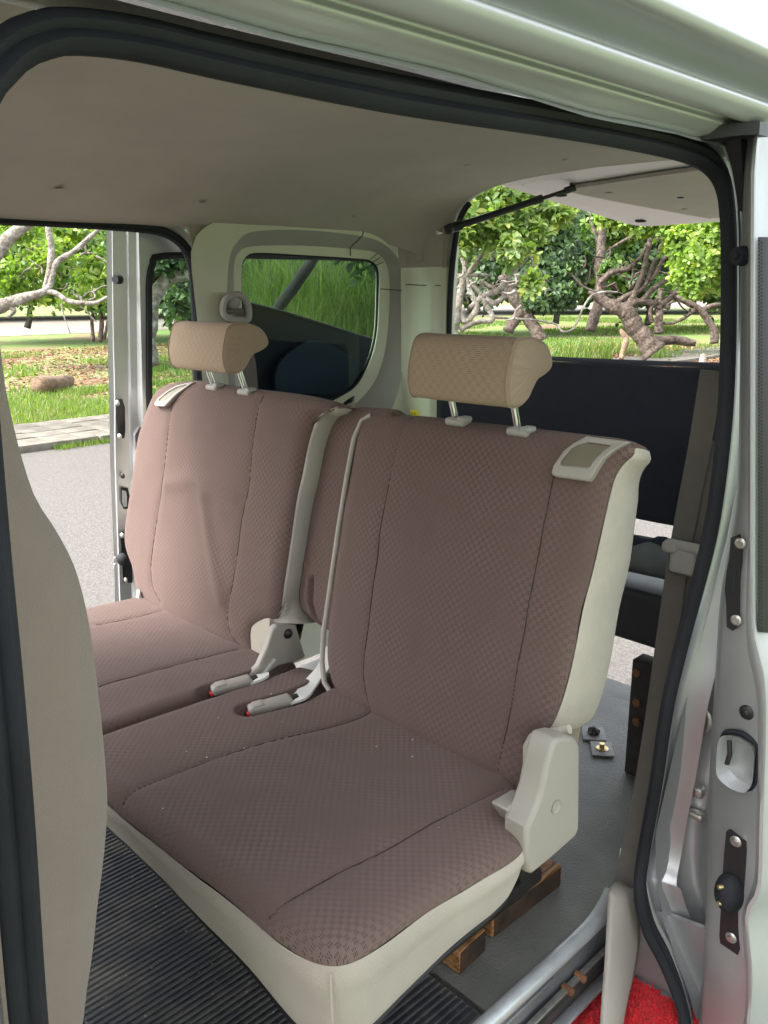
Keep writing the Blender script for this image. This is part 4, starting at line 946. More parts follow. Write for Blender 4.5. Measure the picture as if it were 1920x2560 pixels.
# pale inner side strip, flaring into the hinge skirt at the bottom
L1 = [(735, 878), (712, 888), (690, 905), (672, 957), (657, 1032), (646, 1080), (633, 1170), (621, 1250), (608, 1326), (585, 1334), (562, 1340)]
L2 = [(745, 885), (728, 897), (711, 918), (693, 967), (681, 1035), (668, 1085), (655, 1170), (642, 1255), (633, 1300), (640, 1335), (652, 1348)]
A_ = resample([bpl.pt(*bpl.ab(*q), .006) for q in catmull([np.array(p) for p in L1], 4)], 40, False)
B_ = resample([bpl.pt(*bpl.ab(q[0], q[1], -.02), -.02) for q in catmull([np.array(p) for p in L2], 4)], 40, False)
V = []; F = []
for i in range(40):
    m_ = (A_[i]+B_[i])/2+bpl.N*.008
    V += [A_[i]-bpl.N*.02, A_[i], m_, B_[i], B_[i]-bpl.N*.06]
for i in range(39):
    for j in range(4): F.append((i*5+j, i*5+j+1, (i+1)*5+j+1, (i+1)*5+j))
mesh_obj('inner_side_strip', V, F, M['grey'], fs)
fl_ = [bpl.pt(*bpl.ab(a, b), .012) for a, b in [(565, 1338), (592, 1334), (592, 1350), (583, 1395), (575, 1415), (563, 1425), (553, 1412), (551, 1370), (554, 1345)]]
MB().prism(fl_, -bpl.N*.05).build('side_flap', M['seatside'], fs)
# centre back section
bpm = back_plane(.12)
mid = [(738, 884), (800, 884), (850, 900), (850, 1000), (830, 1150), (800, 1400), (730, 1380), (705, 1367), (665, 1337), (645, 1318), (637, 1290), (640, 1240), (650, 1180), (662, 1110), (685, 1000), (700, 935), (715, 900)]
mo = catmull([bpm.ab(a, b, -.028) for a, b in mid], 3, True)
bpm2 = Plane(bpm.P0-bpm.N*.045, bpm.A, bpm.B, bpm.N)
crs = [bpm.ab(676, 1250, -.028), bpm.ab(672, 1300, -.028), bpm.ab(682, 1340, -.028), bpm.ab(700, 1362, -.028)]
def ex_mid(P): return -bump_line(P, crs, .004, .008)+bump_line(P, np.array(crs)-np.array([.012, 0]), .007, .005)
_, O3 = pillow(bpm2, mo, .018, .03, 'centre_backrest', M['brown'], fs, (), extra=ex_mid, N=220, K=60)
shell(bpm2, O3, .07, .03, fs, M['blackfab'], M['brown'], lambda p, n_: n_[1] > .4, nside='centre_backrest_shell', ntop='centre_top_fabric')
headrest(fs, on(373, 740, 'y', .06)[0], on(497, 745, 'y', .06)[0], .045, on(440, 800, 'y', .06)[2], on(440, 690, 'y', .08)[2]-.006,
         [(on(463, 838, 'y', .115)[0], .115, on(463, 838, 'y', .115)[2]), (on(532, 848, 'y', .115)[0], .115, on(532, 848, 'y', .115)[2])])
og = [(398, 827), (415, 824), (402, 838), (390, 850), (380, 862), (371, 873), (364, 880), (345, 879), (341, 874), (346, 862), (362, 846), (380, 833)]
ig = [(395, 832), (402, 831), (392, 840), (382, 850), (374, 859), (368, 866), (364, 868), (351, 867), (352, 863), (356, 858), (368, 846), (382, 837)]
belt_guide(bpl, fs, og, ig, [.006, .006, .012, .017, .020, .021, .021, .021, .021, .018, .014, .010])
far_out = [(-.038, .03), (-.038, -.2), (-.038, -.42), (-.05, -.46), (-.08, -.476), (-.2, -.485), (-.5, -.48), (-.62, -.45), (-.645, -.4), (-.645, -.05), (-.62, .0), (-.56, .035), (-.3, .05)]
far_out = catmull([np.array(p) for p in far_out], 4, True)
u1 = PX(cp, [(180, 1495), (225, 1479), (320, 1452), (400, 1429), (470, 1412), (515, 1402)]); u2 = PX(cp, [(207, 1351), (270, 1338), (350, 1318)]); u3 = PX(cp, [(315, 1315), (350, 1332), (400, 1366), (475, 1408)])
_, OF = pillow(cp, far_out, .022, .035, 'cushion', M['brown'], fs, (u1, u2), extra=ex_c, seamd=.0024, N=300, K=70)
skirt(OF, fs, -.9, -.9, 0)
for x_, y_ in ((-.5, -.2), (-.5, .15), (-.12, .15), (-.12, -.2)): MB().box((x_, y_, .15), (.04, .05, .3), bev=.005).build('seat_leg', M['grime'], fs)
# metal hinge cover between the seats
hq = [on(a, b, 'x', -.055) for a, b in [(600, 1350), (640, 1350), (650, 1385), (661, 1420), (640, 1430), (600, 1440), (575, 1458), (560, 1470), (543, 1478), (534, 1470), (538, 1460), (560, 1440), (578, 1400), (590, 1360)]]
h2 = mesh_obj('hinge_cover', *(lambda m_: (m_.V, m_.F))(MB().prism(hq, (-.018, 0, 0))), M['grey'], fs, auto=40); md = h2.modifiers.new('b', 'BEVEL'); md.width = .004; md.segments = 3; md.limit_method = 'ANGLE'
c = on(622, 1369, 'x', -.054); MB().dome(c, (1, -.3, 0), .011, .006, 18).build('cap', M['black'], fs)
hq = [on(a, b, 'x', -.61) for a, b in [(302, 1275), (300, 1292), (290, 1312), (278, 1321), (297, 1320), (330, 1308), (322, 1302), (306, 1306)]]
MB().prism(hq, (-.015, 0, 0)).build('outer_hinge_cover', M['grey'], fs)

# belt buckles
def buckle(p0, p1, p2, lab):
    a = hit(p0[0], p0[1], cp.pt(0, 0, .008), cp.N); b = hit(p1[0], p1[1], cp.pt(0, 0, .018), cp.N); c2 = p2
    g = thing('seat_belt_buckle', lab, 'belt buckle', tuple(a), 'rear seat belt buckles')
    d = (b-a); L = np.linalg.norm(d); d /= L; s_ = np.cross(d, cp.N); s_ /= np.linalg.norm(s_); up = np.cross(s_, d)
    ax = np.array([d, s_, up])
    MB().box((a+b)/2+up*.002, (L, .030, .018), ax, .006).build('buckle_body', M['grey'], g)
    MB().box(a-d*.0018+up*-.002, (.006, .024, .008), ax, .002).build('release_button', M['red'], g)
    MB().box(a+d*.02+up*.0118, (.02, .022, .002), ax, .0008).build('buckle_rib', M['grey'], g)
    P = catmull([b-d*.004, b+d*.02+up*.004]+[np.array(x) for x in c2], 6)
    MB().tube(P, 0, prof=[(-.0025, -.016), (.0025, -.016), (.0025, .016), (-.0025, .016)], up=up).build('buckle_strap', M['whitish'], g)
    MB().box(b+d*.006+up*.002, (.02, .022, .010), ax, .004).build('strap_collar', M['black'], g)
buckle((536, 1538), (630, 1512), [on(668, 1480, 'x', .06), on(700, 1440, 'x', .055), on(716, 1400, 'x', .05)], 'belt buckle with red button in the pocket of the nearer cushion')
buckle((456, 1494), (543, 1470), [on(560, 1455, 'x', -.06), on(585, 1420, 'x', -.065)], 'belt buckle with red button in the pocket of the far cushion')

# ---- front seat backrest at the left edge
fse = thing('front_seat', 'beige front seat back filling the left edge beside the door seal', 'car seat', (.3, -.8, 0))
L = [(0, 640), (2, 700), (10, 780), (20, 850), (45, 960), (80, 1070), (127, 1145), (165, 1220), (190, 1310), (205, 1400), (216, 1490), (226, 1580), (234, 1680), (236, 1750), (228, 1850), (215, 1950), (207, 2030), (195, 2110), (180, 2212)]
edge = [on(a, b, 'x', .475) for a, b in L]; edge = [V3(.5, p[1], p[2]) for p in edge]
edge = [V3(.5, -.70, 1.35), V3(.5, -.685, 1.25)]+edge+[V3(.5, -.70, .33), V3(.5, -.78, .30)]
pr = [(p[1], p[2]) for p in edge]; pr += [(-1.0, .30), (-.90, .8), (-.86, 1.3), (-.80, 1.37)]
pr = resample(catmull([np.array(p) for p in pr], 4, True), 160); cpr = pr.mean(0)
V = []; F = []; st = []
for t in np.linspace(0, 1, 30):
    x_ = .5+.01-.5*t; e = min(t, 1-t)*.5; q = math.sqrt(max(0, 1-(1-min(1, e/.05))**2)); st.append((x_, .05*(1-q)))
tan = np.roll(pr, -1, 0)-np.roll(pr, 1, 0); nr_ = np.stack([tan[:, 1], -tan[:, 0]], 1); nr_ /= np.linalg.norm(nr_, axis=1)[:, None]
if ((pr-cpr)*nr_).sum() < 0: nr_ = -nr_
for x_, ins in st:
    for p, n_ in zip(pr, nr_): V.append((x_, p[0]-n_[0]*ins, p[1]-n_[1]*ins))
k = len(pr)
for a in range(len(st)-1):
    for i in range(k): F.append((a*k+i, a*k+(i+1) % k, (a+1)*k+(i+1) % k, (a+1)*k+i))
F.append(tuple(range(k))); F.append(tuple((len(st)-1)*k+i for i in range(k)))
mesh_obj('backrest', V, F, M['fronts'], fse)
MB().box((.27, -1.12, .25), (.46, .5, .14), bev=.04).build('cushion', M['fronts'], fse)
MB().box((.27, -1.0, .09), (.4, .4, .18), bev=.01).build('seat_base', M['grime'], fse)

# ---- wood blocks
def block(c, s, rz, lab):
    g = thing('wood_block', lab, 'wood block', c, 'wood blocks under the near seat')
    ax = np.array([(math.cos(rz), math.sin(rz), 0), (-math.sin(rz), math.cos(rz), 0), (0, 0, 1)])
    MB().box(np.array(c)+V3(0, 0, s[2]/2+.001), s, ax, .003).build('block', M['wood'], g)
    MB().box(np.array(c)+ax.T@V3(s[0]/2+.0008, 0, s[2]/2+.001), (.002, s[1]*.94, s[2]*.92), ax, .0005).build('charred_side', M['woodburn'], g)
    return g
wb = block((.425, .175, 0), (.075, .21, .045), R(-2), 'wood block with bolt and charred edge below the hinge cover')
MB().dome((.44, .085, .0465), (0, 0, 1), .012, .003).tube([(.44, .085, .048), (.44, .085, .058)], .007, 6).build('bolt', M['rust'], wb)
MB().box((.452, .093, .022), (.006, .03, .045), bev=.002).build('splinter', M['wood'], wb)
block((.435, .0, 0), (.07, .075, .045), R(3), 'wood block half hidden below the beige skirt edge')
# ---- red carpet (tufted)
rc = MB()
MB_ = []
V = []; F = []
for i in range(16000):
    x_ = rng.uniform(.577, .735); y_ = rng.uniform(-.7, .338); a = rng.uniform(0, 6.28); l_ = rng.uniform(.007, .013); w_ = .0024; z0 = -.172
    dx, dy = math.cos(a), math.sin(a); tx, ty = rng.normal(0, .004, 2); b = len(V)
    V += [(x_-dx*w_, y_-dy*w_, z0), (x_+dx*w_, y_+dy*w_, z0), (x_+tx+dx*w_*.7, y_+ty+dy*w_*.7, z0+l_*.8), (x_+tx*1.6, y_+ty*1.6, z0+l_), (x_+tx-dx*w_*.7, y_+ty-dy*w_*.7, z0+l_*.8)]; F.append((b, b+1, b+2, b+3, b+4))
rg = thing('step_carpet', 'bright red shaggy carpet strip on the door step', 'carpet', (.66, -.2, -.172))
MB().box((.657, -.18, -.1715), (.17, 1.04, .006), bev=.002).build('carpet_base', M['redcarpet'], rg)
tag(mesh_obj('carpet_pile', V, F, M['redcarpet'], rg, smooth=False), kind='stuff')

# ---- near rear seat belt
sb = thing('seat_belt', 'grey webbing seat belt hanging beside the near door pillar', 'seat belt', (.55, .45, .5))
yb_ = .47
bl = [yplate(1538, 800, yb_), yplate(1512, 960, yb_), yplate(1485, 1100, yb_), yplate(1462, 1230, yb_), yplate(1440, 1380, yb_-.01), yplate(1416, 1550, yb_-.03), yplate(1392, 1700, yb_-.06), yplate(1368, 1820, yb_-.10), yplate(1348, 1920, .33)]
bl = catmull(bl, 5); MB().tube(bl, 0, prof=[(-.0012, -.019), (.0012, -.019), (.0012, .019), (-.0012, .019)], up=(.35, -1, 0)).build('webbing', M['web'], sb)
bl2 = [yplate(1525, 950, .49), yplate(1495, 1180, .49), yplate(1460, 1400, .48), yplate(1425, 1600, .45)]
MB().tube(catmull(bl2, 5), 0, prof=[(-.0012, -.016), (.0012, -.016), (.0012, .016), (-.0012, .016)], up=(.2, -1, 0)).build('webbing', M['web'], sb)
c = yplate(1478, 1195, .45); MB().box(c+V3(0, 0, .012), (.075, .02, .02), bev=.008).box(c+V3(.0, 0, -.015), (.05, .018, .05), bev=.008).box(c+V3(-.025, -.005, .008), (.03, .02, .022), bev=.008).build('belt_stopper', M['trim2'], sb)
c = yplate(1349, 1858, .40); MB().box(c+V3(0, -.004, 0), (.018, .002, .05), bev=.0005).build('belt_label', M['white'], sb)
lb = MB()
for i in range(8): lb.box(c+V3(.001, -.0056, .018-.0045*i), (.009, .0006, .0013 if i % 3 else .0025))
lb.build('label_print', M['black'], sb, smooth=False)
# anchor sleeve
V = []; F = []; rows = [((1314, 1372), 1922), ((1312, 1378), 1960), ((1309, 1383), 2020), ((1305, 1374), 2090), ((1300, 1360), 2150), ((1296, 1347), 2212), ((1292, 1338), 2260)]
rows = [(resample(catmull([np.array((a, b, py), float) for (a, b), py in rows], 4), 28, False))][0]
for a, b, py in rows:
    xx = float(np.interp(py, [1922, 2000, 2212], [.585, .60, .655])); p = on(a, py, 'x', xx); q = on(b, py, 'x', xx+.012); m_ = (p+q)/2+V3(.014, -.016, 0); bk_ = (p+q)/2+V3(-.02, .02, 0)
    V += [p, p*.72+m_*.28+V3(.004, -.004, 0), m_, q*.72+m_*.28+V3(.004, -.004, 0), q, bk_]
for i in range(len(rows)-1):
    for j in range(6): F.append((i*6+j, i*6+(j+1) % 6, (i+1)*6+(j+1) % 6, (i+1)*6+j))
F.append(tuple(range(6)))
mesh_obj('anchor_sleeve', V, F, M['grey'], sb)
# far belt guide ring
dr = thing('seat_belt_guide', 'grey seat belt ring on the far wall behind the far headrest', 'seat belt', tuple(on(498, 665, 'x', XW)))
c = on(500, 662, 'x', XW+.01)
MB().dome(c+V3(0, 0, .012), (1, -.3, 0), .024, .028, 18, 6).build('ring_cap', M['trim2'], dr)
MB().tube(catmull([c+V3(.012, -.035, -.01), c+V3(.02, -.028, .02), c+V3(.02, .01, .03), c+V3(.02, .035, .01), c+V3(.02, .04, -.02), c+V3(.02, .03, -.035), c+V3(.02, -.025, -.028)], 5, True), .009, 10, closed=True).build('ring', M['trim2'], dr)
MB().box(c+V3(.012, 0, -.012), (.018, .055, .014), bev=.006).build('ring_slot', M['web'], dr)
MB().tube([c+V3(.015, .0, -.02), c+V3(.03, .02, -.15), c+V3(.035, .03, -.45), c+V3(.02, .03, -.8)], 0, prof=[(-.0012, -.024), (.0012, -.024), (.0012, .024), (-.0012, .024)], up=(1, -.3, 0)).build('webbing', M['web'], dr)

# ---- cargo: black cover board, folded bench, frames
bd = thing('cover_board', 'black cloth covered board hung across the tailgate opening', 'board', (0, .95, .6))
V = []; F = []; ztop = .962; zbot = .575
secs = [(-.006, zbot), (-.008, zbot+.02), (-.008, ztop-.03), (-.006, ztop-.012), (.0, ztop-.003), (.01, ztop), (.02, ztop-.004), (.024, ztop-.03), (.024, zbot)]
xs = np.linspace(-.50, .55, 40)
for x_ in xs:
    sag = -.006*math.sin((x_+.5)/1.05*math.pi)+.002*mnoise.noise(Vector((x_*6, 0, 0)))
    inset = 0.0
    for a, b in secs: V.append((x_, .97+a-.02*(b-zbot)*0, b+sag+.012*(x_+.1)*(1 if b > .8 else 0)))
k = len(secs)
for a in range(len(xs)-1):
    for i in range(k): F.append((a*k+i, a*k+(i+1) % k, (a+1)*k+(i+1) % k, (a+1)*k+i))
F.append(tuple(range(k))); F.append(tuple((len(xs)-1)*k+i for i in range(k)))
mesh_obj('board', V, F, M['blackfab'], bd)
MB().tube([(x_, .978, ztop+.006+.012*(x_+.1)-.006*math.sin((x_+.5)/1.05*math.pi)) for x_ in xs], .006, 8).build('top_hem', mat('charcoal_hem', (.06, .065, .09), .8), bd)
# yellow warning label on the pillar
yl_ = thing('warning_label', 'small yellow warning label low on the rear pillar trim', 'label', (-.56, .99, .80))
a = hit(895, 893, (0, .985, 0), (0, 1, 0))
MB().box(a, (.034, .002, .022), bev=.0006).build('label_sheet', M['yellow'], yl_)
def text(s, size, loc, rot, m, parent, name='lettering'):
    cu_ = bpy.data.curves.new(name, 'FONT'); cu_.body = s; cu_.size = size; cu_.extrude = .0002; o = bpy.data.objects.new(name, cu_); COL.objects.link(o)
    dg = bpy.context.evaluated_depsgraph_get(); me = bpy.data.meshes.new_from_object(o.evaluated_get(dg)); bpy.data.objects.remove(o)
    me.materials.clear(); me.materials.append(m); o = bpy.data.objects.new(name, me); o.parent = parent; o.location = Vector(loc)-root_loc(parent); o.rotation_euler = rot; COL.objects.link(o); return o
text('D A', .013, (a[0]-.015, a[1]-.0015, a[2]-.005), (R(90), 0, 0), M['black'], yl_)

fb_ = thing('folded_bench', 'dark folded bench on a rusty steel frame behind the near seat', 'bench', (.35, .8, 0))
yk = .74
def yb2(px, py, y=yk): return on(px, py, 'y', y)
c0 = yb2(1375, 1215); c1 = yb2(1470, 1235)
MB().tube([V3(.05, yk+.05, c0[2]-.005), V3(.60, yk+.05, c0[2]+.012)], .045, 24).build('bench_roll', mat('blue_grey_vinyl', (.14, .16, .16), .35, var=.2, vscale=20), fb_)
MB().tube([V3(x_, yk+.03+.01*math.sin(x_*40), c0[2]+.045+.006*math.sin(x_*55)) for x_ in np.linspace(.1, .6, 30)], [.010+.004*math.sin(i*1.7) for i in range(30)], 8).build('cloth_roll', M['blackfab'], fb_)
zt = yb2(1400, 1270)[2]; zb2 = yb2(1400, 1385)[2]
MB().box((.34, yk+.06, (zt+zb2)/2-.01), (.52, .16, abs(zt-zb2)), bev=.02).build('bench_cushion', mat('dark_vinyl_cushion', (.03, .03, .035), .4, var=.2, vscale=15), fb_)
q0 = yb2(1345, 1410); q1 = yb2(1410, 1640)
MB().box(((q0[0]+q1[0])/2+.03, yk+.01, (q0[2])/2), (.09, .05, q0[2]), bev=.004).build('frame_post', M['grime'], fb_)
MB().box((.45, yk+.05, .17), (.14, .03, .06), bev=.004).build('frame_rail', M['grime'], fb_)
for py in (1455, 1520, 1560):
    c = yb2(1375, py, yk-.02); MB().dome(c, (0, -1, 0), .012, .006, 6, 2).build('frame_bolt', M['rust'], fb_)
MB().box((.14, 1.02, .30), (.05, .02, .16), bev=.004).build('pale_bracket', M['whitish'], fb_)
# floor plates and bolts
for px, py, m_ in ((1300, 1618, 'steel'),):
    c = on(px, py, 'z', .004); g = thing('anchor_plate', 'zinc floor plate with a round bolt behind the near seat', 'floor plate', tuple(c))
    MB().box(c, (.055, .07, .004), ax=[(.8, .6, 0), (-.6, .8, 0), (0, 0, 1)], bev=.0015).build('plate', M['dullsteel'], g)
    MB().dome(c+V3(0, 0, .003), (0, 0, 1), .017, .003, 20).build('washer', M['brass'], g); MB().tube([c+V3(0, 0, .003), c+V3(0, 0, .016)], .0075, 6).build('bolt', M['brass'], g)
c = on(1282, 1585, 'z', .004); g = thing('floor_latch', 'floor latch with black knob on a bright metal plate', 'latch', tuple(c))
MB().box(c+V3(0, 0, 0), (.06, .07, .004), ax=[(.8, .6, 0), (-.6, .8, 0), (0, 0, 1)], bev=.0015).build('plate', M['dullsteel'], g)
MB().dome(c+V3(0, 0, .003), (0, 0, 1), .016, .018, 16).tube([c+V3(-.014, 0, .008), c+V3(.016, 0, .012)], .006, 8).build('knob', M['black'], g)

# ================================================================== OUTDOORS
def sheet(name, x0, x1, y0, y1, z, m, nx=2, ny=2, amp=0, kind='structure'):
    V = []; F = []
    for j in range(ny):
        for i in range(nx):
            x_ = x0+(x1-x0)*i/(nx-1); y_ = y0+(y1-y0)*j/(ny-1); V.append((x_, y_, z+(amp*mnoise.noise(Vector((x_*.15, y_*.15, 0))) if amp else 0)))
    for j in range(ny-1):
        for i in range(nx-1): F.append((j*nx+i, j*nx+i+1, (j+1)*nx+i+1, (j+1)*nx+i))
    o = mesh_obj(name, V, F, m, None, smooth=True); tag(o, kind=kind); return o
sheet('ground', -300, 300, -300, 300, GZ-.015, M['soil'])
sheet('road', -8.3, 1.6, -60, 120, GZ-.005, M['asphalt'])
sheet('far_road', -60, -36, -200, 250, GZ+.0, M['dirt'])
pv = sheet('pavement', -10.0, -8.45, -6, 30, GZ+.045, M['concrete'])
for j in range(26):
    for i in range(4):
        y_ = 1.2+j*.39; x_ = -8.66-i*.385
        if j == 0 and i == 0:
            ps = MB().box((0, 0, 0), (.37, .375, .03), bev=.006).build('paving_slab', M['concrete'], None); pm = ps.data; bpy.data.objects.remove(ps)
        o = bpy.data.objects.new('paving_slab', pm); o.location = (x_, y_, GZ+.055+rng.uniform(-.006, .008)); o.rotation_euler = (rng.uniform(-.015, .015), rng.uniform(-.015, .015), rng.uniform(-.01, .01)); o.parent = pv; COL.objects.link(o)
kb = tag(MB().box((-8.38, 12, GZ+.02), (.13, 30, .02)).build('kerb', M['concrete'], None), kind='structure')
kmesh = None
for j in range(24):
    if kmesh is None:
        o = MB().box((0, 0, 0), (.15, .98, .12), bev=.012).build('kerb_stone', M['concrete'], None); kmesh = o.data; bpy.data.objects.remove(o)
    o = bpy.data.objects.new('kerb_stone', kmesh); o.location = (-8.375+rng.uniform(-.006, .006), -2+j*1.0, GZ+.02); o.parent = kb; COL.objects.link(o)

def set_attr(me, vals):
    at = me.attributes.new('rnd', 'FLOAT', 'FACE'); at.data.foreach_set('value', np.asarray(vals, np.float32))
def quick(name, V, Fq, m, parent=None, rnd=None, kind=None):
    me = bpy.data.meshes.new(name); V = np.asarray(V, np.float32).reshape(-1, 3)
    if parent is not None: V = V-np.array(root_loc(parent), np.float32)
    Fq = np.asarray(Fq, np.int32); k = Fq.shape[1]
    me.vertices.add(len(V)); me.vertices.foreach_set('co', V.ravel()); me.loops.add(Fq.size); me.loops.foreach_set('vertex_index', Fq.ravel())
    me.polygons.add(len(Fq)); me.polygons.foreach_set('loop_start', np.arange(0, Fq.size, k, dtype=np.int32)); me.polygons.foreach_set('loop_total', np.full(len(Fq), k, np.int32))
    me.update(); me.validate()
    me.materials.append(m)
    if rnd is not None: set_attr(me, rnd)
    o = bpy.data.objects.new(name, me); link(o, parent)
    if kind: o['kind'] = kind
    return o
def leaves(C, D, Nn_, L, W):
    """rhomb leaves, folded: C base points, D direction, Nn_ normals, arrays"""
    C = np.asarray(C); D = D/np.linalg.norm(D, axis=1)[:, None]; S_ = np.cross(D, Nn_); S_ /= np.linalg.norm(S_, axis=1)[:, None]+1e-9; U_ = np.cross(S_, D)
    L = L[:, None]; W = W[:, None]
    p0 = C; l = C+D*L*.55+S_*W+U_*W*.35; r_ = C+D*L*.55-S_*W+U_*W*.35; t = C+D*L-U_*L*.12; l2 = C+D*L*.85+S_*W*.7+U_*W*.1; r2 = C+D*L*.85-S_*W*.7+U_*W*.1; m0 = C+D*L*.6
    V = np.stack([p0, l, l2, t, r2, r_, m0], 1).reshape(-1, 3); n_ = len(C); b = np.arange(n_)[:, None]*7
    F = np.concatenate([b+np.array([0, 6, 3, 1])*0+np.array([0, 1, 2, 6]), b+np.array([2, 3, 4, 6]), b+np.array([4, 5, 0, 6])], 0)
    return V, F
def crown(parent, blobs, n_ros, m, Ls, Ws, per=6, name='crown', bright=0., seed=1, out=None, dirbias=.5):
    rg_ = np.random.default_rng(seed); C = []; bl = np.array([b[:3] for b in blobs]); rad = np.array([b[3:6] if len(b) > 4 else (b[3],)*3 for b in blobs])
    vol = rad.prod(1)**(2/3); pick = rg_.choice(len(blobs), n_ros, p=vol/vol.sum())
    u = rg_.normal(size=(n_ros, 3)); u /= np.linalg.norm(u, axis=1)[:, None]; rr_ = rg_.uniform(.1, 1, n_ros)**.45
    P = bl[pick]+u*rad[pick]*rr_[:, None]*(1+.30*rg_.normal(size=(n_ros, 1)))
    ax = u*dirbias+rg_.normal(size=(n_ros, 3))*.5+np.array([0, 0, .5]); ax /= np.linalg.norm(ax, axis=1)[:, None]
    n = n_ros*per; Pc = np.repeat(P, per, 0); A = np.repeat(ax, per, 0)
    q = np.cross(A, rg_.normal(size=(n, 3))); q /= np.linalg.norm(q, axis=1)[:, None]
    Dd = q*1.0+A*rg_.uniform(-.1, .7, (n, 1)); Dd[:, 2] -= .15
    Nn_ = A+rg_.normal(size=(n, 3))*.35
    L = rg_.uniform(*Ls, n); W = L*rg_.uniform(*Ws, n)
    V, F = leaves(Pc+Dd*.01, Dd, Nn_, L, W)
    rnd = np.clip(np.repeat(rg_.normal(.45+bright, .2, n_ros), per)+rg_.normal(0, .12, n), 0, 1)
    return quick(name, V, F, m, parent, np.concatenate([rnd]*3), kind='stuff'), (Pc, Dd, Nn_, L, W, rnd)
def leaf_parts(parent, L_, m, blobs, num, size, seed):
    """single leaves in rosettes, each an object of its own sharing a few meshes"""
    rg_ = np.random.default_rng(seed); ms = []
    for i in range(5):
        V, F = leaves(np.zeros((1, 3)), np.array([[1., 0, 0]]), np.array([[0, 0, 1.]]), np.array([size*(1+.1*i-.2)]), np.array([size*.23]))
        o = quick('leaf', V, F, m, None, [min(1, .2+.2*i)]*3); ms.append(o.data); bpy.data.objects.remove(o)
    off = np.array(root_loc(parent)); cnt = 0
    while cnt < num:
        b = blobs[rg_.integers(len(blobs))]; u = rg_.normal(size=3); u /= np.linalg.norm(u); r3 = np.array(b[3:6] if len(b) > 4 else (b[3],)*3); P = np.array(b[:3])+u*r3*rg_.uniform(.7, 1.05)
        d0 = CAM-P; d0 /= np.linalg.norm(d0); ax = Vector(u*.4+d0*.5+np.array([0, 0, .5])+rg_.normal(size=3)*.3).normalized(); k_ = int(rg_.integers(6, 9)); q = ax.to_track_quat('Z', 'Y')
        for j in range(k_):
            a = 6.283*j/k_+rg_.uniform(-.2, .2); tilt = rg_.uniform(-.1, .7); o = bpy.data.objects.new('leaf', ms[rg_.integers(5)])
            qq = q @ Matrix.Rotation(a, 3, 'Z').to_quaternion() @ Matrix.Rotation(-tilt, 3, 'Y').to_quaternion()
            o.rotation_mode = 'QUATERNION'; o.rotation_quaternion = qq; o.location = Vector(P-off); o.parent = parent; COL.objects.link(o); cnt += 1
def limb(parent, pts, m, name='branch', nz=.12, k=7, n=10):
    P = catmull([np.array(p[:3]) for p in pts], k); r_ = np.interp(np.linspace(0, len(pts)-1, len(P)), range(len(pts)), [p[3] for p in pts])
    P = [p+V3(*(mnoise.noise_vector(Vector(p*2.3))))*rr_*.5 for p, rr_ in zip(P, r_)]
    r_ = [rr_*(1+nz*mnoise.noise(Vector(p*5))+nz*.8*mnoise.noise(Vector(p*13))) for p, rr_ in zip(P, r_)]
    b = MB().tube(P, r_, n)
    V = [np.array(v) for v in b.V]
    V = [v+V3(*mnoise.noise_vector(Vector(v*9)))*.12*r_[min(len(r_)-1, i//n)] for i, v in enumerate(V)]
    b.V = V; return b.build(name, m, parent, auto=None)
def PL_(L, d, S_=1.0):    # pixel polyline at distance d with pixel widths -> (x,y,z,r)
    out = []
    for q in L:
        dd = d+(q[3] if len(q) > 3 else 0); p = P3(q[0], q[1], dd); out.append((p[0], p[1], p[2], q[2]*SC/FPX*dd/2*S_))
    return out
def crop4(L): return [(829.4+a[0]/2, 345.6+a[1]/2)+tuple([a[2]/2]+list(a[3:])) for a in L]
def crop3(L): return [(a[0]/2, 432+a[1]/2)+tuple([a[2]/2]+list(a[3:])) for a in L]
def blob(px, py, d, rpx, rpy=None, rd=None):
    p = P3(px, py, d); r_ = rpx*SC/FPX*d; rz = (rpy or rpx)*SC/FPX*d; return (p[0], p[1], p[2], r_, r_ if rd is None else rd, rz)
def tree(name, label, base, cat='tree', group='trees beyond the road'): return thing(name, label, cat, (base[0], base[1], GZ), group)

# ---- trees seen through the far side door (left)
d1 = 10.2
tA = tree('pale_branch_tree', 'pale lichened tree reaching thick limbs across the far door opening', P3(-160, 820, d1))
for L in ([(-330, 520, 45), (-160, 470, 60), (0, 200, 60), (130, 90, 50), (260, -60, 30)],
          [(-330, 560, 80), (-150, 490, 70), (0, 460, 62), (110, 428, 46), (200, 385, 28), (240, 275, 24), (330, 215, 22), (430, 125, 18), (520, 40, 12)],
          [(185, 395, 22), (240, 405, 22), (300, 438, 20), (400, 445, 18), (460, 422, 16), (560, 380, 12)],
          [(190, 390, 26), (220, 240, 30), (205, 100, 26), (215, -30, 20)],
          [(30, 455, 26), (60, 480, 22), (30, 510, 12)], [(265, 450, 7), (280, 510, 6), (303, 575, 5)]):
    limb(tA, PL_(crop3(L), d1), M['bark_pale'])
limb(tA, [(*P3(-160, 830, d1), .22), (*P3(-175, 760, d1), .18), (*P3(-165, 690, d1), .17)], M['bark_pale'], 'trunk')
bA = [blob(*b) for b in ((30, 500, 10.8, 50, 30), (105, 560, 10.8, 45, 45), (20, 600, 10.7, 45, 40), (75, 640, 10.8, 22, 14), (210, 600, 11.5, 45, 60), (160, 500, 11.5, 50, 20), (150, 648, 10.9, 26, 12), (195, 640, 11, 18, 12), (0, 440, 11, 80, 40))]
crown(tA, bA, 760, M['leaf_lime'], (.07, .12), (.18, .24), 7, bright=.05, seed=3)
leaf_parts(tA, None, M['leaf_lime'], bA, 290, .11, 5)
d2 = 19.
tB = tree('twin_stem_tree', 'dark twin-stemmed tree behind the pale limbs, left of the far door edge', P3(205, 735, d2))
